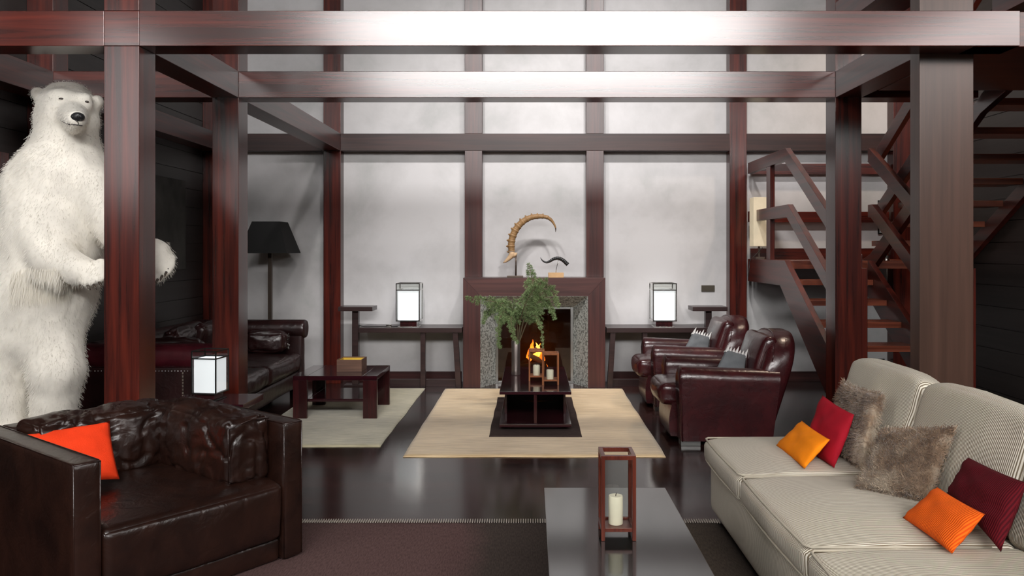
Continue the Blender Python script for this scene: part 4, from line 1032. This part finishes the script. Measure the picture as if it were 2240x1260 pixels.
# legs
cap(bp(22,700,.0), bp(6,850,.02), 84, 54, .05); cap(bp(6,850,.02), bp(8,1020,.05), 53, 48, .04); cap(bp(18,1050,.0), bp(26,1066,-.16), 42, 30, .04)
cap(bp(112,710,.0), bp(124,810,-.02), 58, 55, .06); cap(bp(124,810,-.02), bp(118,920,.03), 53, 42, .04); cap(bp(118,920,.03), bp(118,1020,.05), 42, 42, .04); cap(bp(112,1050,.0), bp(120,1066,-.16), 38, 28, .04)
def sdf(P, use=None):
    d = None
    for a, b, ra, rb, k in CAP:
        ab = b-a; t = np.clip(((P-a) @ ab)/max(ab @ ab, 1e-9), 0, 1)
        q = a+t[:, None]*ab; di = np.linalg.norm(P-q, axis=1)-(ra+t*(rb-ra))
        if d is None: d = di
        else:
            h = np.clip(.5+.5*(d-di)/k, 0, 1); d = d*(1-h)+di*h-k*h*(1-h)
    # eye sockets
    return d
bm = bmesh.new()
for a, b, ra, rb, k in CAP:
    n = max(2, int(np.linalg.norm(b-a)/(min(ra, rb)*.35))+1)
    for i in range(n+1):
        t = i/n; c = a+(b-a)*t; bmesh.ops.create_icosphere(bm, subdivisions=3, radius=(ra+(rb-ra)*t)*1.04, matrix=Matrix.Translation(Vector(c)))
me = bpy.data.meshes.new('tmp'); bm.to_mesh(me); bm.free()
ob = bpy.data.objects.new('tmp', me); COL.objects.link(ob)
rm = ob.modifiers.new('r', 'REMESH'); rm.mode = 'VOXEL'; rm.voxel_size = .0125
dg = bpy.context.evaluated_depsgraph_get(); me2 = bpy.data.meshes.new_from_object(ob.evaluated_get(dg))
bpy.data.objects.remove(ob)
V, _ = mesh_np(me2)
for it in range(7):
    d0 = sdf(V); e_ = 1e-3; G = np.stack([(sdf(V+np.eye(3)[i]*e_)-d0)/e_ for i in range(3)], 1)
    V = V-np.clip(d0, -.03, .03)[:, None]*G/np.maximum((G*G).sum(1, keepdims=True), .3)
V[:, 2] = np.maximum(V[:, 2], .004)
# fur clumps in the surface
Nrm = G/np.linalg.norm(G, axis=1, keepdims=True)
dis = np.array([noise.noise(Vector((p[0]*22, p[1]*22, p[2]*7)))*.0045+noise.noise(Vector((p[0]*5, p[1]*5, p[2]*3)))*.008 for p in V])
hd = V[:, 2] > bp(0,300)[2]
dis[hd] *= .18
V += Nrm*dis[:, None]
base = Vector((bp(80,0)[0], YBR, 0))
me2.vertices.foreach_set('co', (V-np.array(base)).astype('f').ravel()); me2.update(); me2.materials.clear(); me2.materials.append(FURB)
me2.polygons.foreach_set('use_smooth', [True]*len(me2.polygons)); me2.name = 'polar_bear'
bear = bpy.data.objects.new('polar_bear', me2); COL.objects.link(bear); bear.location = base
tag(bear, 'white polar bear standing upright with raised paws behind the brown leather armchair', 'bear')
v, nn = mesh_np(me2)
body = v[:, 2] < bp(0,300)[2]; hid = v[:, 1] < .28
sel = body & hid
bv, bf = blades(v[sel], nn[sel], 34000, .026, .0007, (0,-.15,-.8), seed=3, jit=.22); fo = fast_mesh('fur', bv, bf, HAIRB, bear); fo['kind'] = 'stuff'
# long forearm fringe
fr = np.array([p for p in v+np.array(base)]); a0, a1 = bp(85,560), bp(190,610)
selr = (fr[:, 0] > a0[0]) & (fr[:, 0] < a1[0]) & (fr[:, 2] < bp(0,585)[2]) & (fr[:, 2] > bp(0,640)[2]) & (fr[:, 1] < YBR-.13)
if selr.sum() > 10:
    bv, bf = blades(v[selr], nn[selr], 2600, .085, .0016, (0.05,0,-2.0), seed=5, jit=.35); fo = fast_mesh('forearm_fringe', bv, bf, HAIRB, bear); fo['kind'] = 'stuff'
hs = (v[:, 2] >= bp(0,300)[2]) & hid
bv, bf = blades(v[hs], nn[hs], 9000, .012, .0008, (0,0.2,-.8), seed=6, jit=.5); fo = fast_mesh('head_fur', bv, bf, HAIRB, bear); fo['kind'] = 'stuff'
def onbear(px, py, guess=-.3, off=0):
    # march from the camera towards the surface
    d = Vector(at(px, py, 1.0))-Vector((0,0,CZ)); o_ = Vector((0,0,CZ)); lo = 4.6
    t = lo
    for i in range(60):
        p = o_+d*t; s_ = float(sdf(np.array([p]))[0]); t += s_*.9
        if s_ < .0005: break
    return (o_+d*(t+off))-base
c = onbear(170,256,off=.012)
def ell(name, mat, c, rx, ry, rz_, n=16):
    bm = bmesh.new(); bmesh.ops.create_uvsphere(bm, u_segments=n*2, v_segments=n, radius=1)
    for q in bm.verts: q.co = Vector((q.co.x*rx, q.co.y*ry, q.co.z*rz_))+c
    me = bpy.data.meshes.new(name); bm.to_mesh(me); bm.free(); me.materials.append(mat); me.polygons.foreach_set('use_smooth', [True]*len(me.polygons))
    o = bpy.data.objects.new(name, me); COL.objects.link(o); o.parent = bear; return o
ell('nose', BNOSE, c, .041, .03, .029)
for s_ in (-1, 1): ell('nostril', plain('nostril_dark', (.002,.002,.002), .6), c+Vector((s_*.018, -.026, -.002)), .010, .006, .008)
MB().tube([c+Vector((.0,-.022,-.024)), onbear(171,268,off=-.001), onbear(171,274,off=-.001)], .0028, 6).build('lip_groove', LIP, bear, smooth=True)
MB().tube([onbear(133+47*i/24, 263+(9.5*(1-(1-min(1,i/12))**2))+(2.5*max(0,i-16)/8), off=.0) for i in range(25)], .0034, 6).build('mouth', LIP, bear, smooth=True)
for x, y in ((133.5,216.5),(189,223)):
    ell('eye', EYE, onbear(x, y, off=.004), .0155, .009, .0085)
for a, b in TO:
    a = Vector(a)-base; b = Vector(b)-base; m_2 = (a+b)/2+Vector((0,-.006,.002))
    MB().tube([a, m_2, b], [.0085,.0065,.0012], 8).build('claw', CLAW, bear, smooth=True)
# ------------------------------------------------------------------ unseen spotlights, added to brighten wall, bear and stairs
def spot(label, x, y, tx, ty, tz, P, ang=70, col=(1,.97,.95)):
    e = thing('added_spotlight', label, 'lamp', (x, y, ZC-.30), group='added spotlights on the unseen ceiling')
    MB().lathe([(.05,0),(.055,.01),(.055,.2),(.03,.3)], (0,0,0)).build('added_spot_housing', BMET, e, smooth=True, auto=40)
    L = bpy.data.lights.new('added_spot_bulb', 'SPOT'); L.energy = P; L.spot_size = math.radians(ang); L.spot_blend = .9; L.shadow_soft_size = .14; L.color = col
    o = bpy.data.objects.new('added_spot_bulb', L); COL.objects.link(o); o.location = (x, y, ZC-.34)
    o.rotation_euler = (Vector((tx,ty,tz))-Vector((x,y,ZC-.34))).to_track_quat('-Z', 'Y').to_euler()
spot('added unseen spotlight brightening the left part of the fireplace wall', -1.2, 5.2, -.5, 9.5, 1.9, 470, 60)  # wall wash from three added fixtures out of view
spot('added unseen spotlight brightening the middle of the fireplace wall', -.2, 5.2, .2, 9.5, 1.6, 460)
spot('added unseen spotlight brightening the right part of the fireplace wall', 1.2, 5.2, 1.5, 9.5, 1.9, 580)
spot('added unseen spotlight brightening the polar bear', -3.1, 1.6, -3.0, 5.2, 1.4, 230, 55)  # extra light added for the bear
spot('added unseen spotlight brightening the stair treads', 3.9, 7.6, 3.9, 8.4, 1.6, 330, 90, (1,.8,.62))  # warm light added to lift the treads
# ------------------------------------------------------------------ world, camera, view
w = bpy.data.worlds.new('world'); sc.world = w; w.use_nodes = True
w.node_tree.nodes['Background'].inputs[0].default_value = (.8,.85,.95,1); w.node_tree.nodes['Background'].inputs[1].default_value = .3
cam = bpy.data.cameras.new('camera'); co = bpy.data.objects.new('camera', cam); COL.objects.link(co)
co.location = (0,0,CZ); co.rotation_euler = (math.pi/2, 0, 0)
cam.sensor_width = 36; cam.lens = F/2240*36; cam.shift_x = -(VX-1120)/2240; cam.shift_y = -(630-VY)/2240
cam.clip_start = .05; sc.camera = co
sc.view_settings.view_transform = 'Standard'; sc.view_settings.look = 'None'; sc.view_settings.gamma = 1; sc.view_settings.exposure = .16
sc.view_settings.use_curve_mapping = False
try:
    sc.cycles.max_bounces = 10; sc.cycles.transparent_max_bounces = 16; sc.cycles.sample_clamp_indirect = 8
except Exception: pass
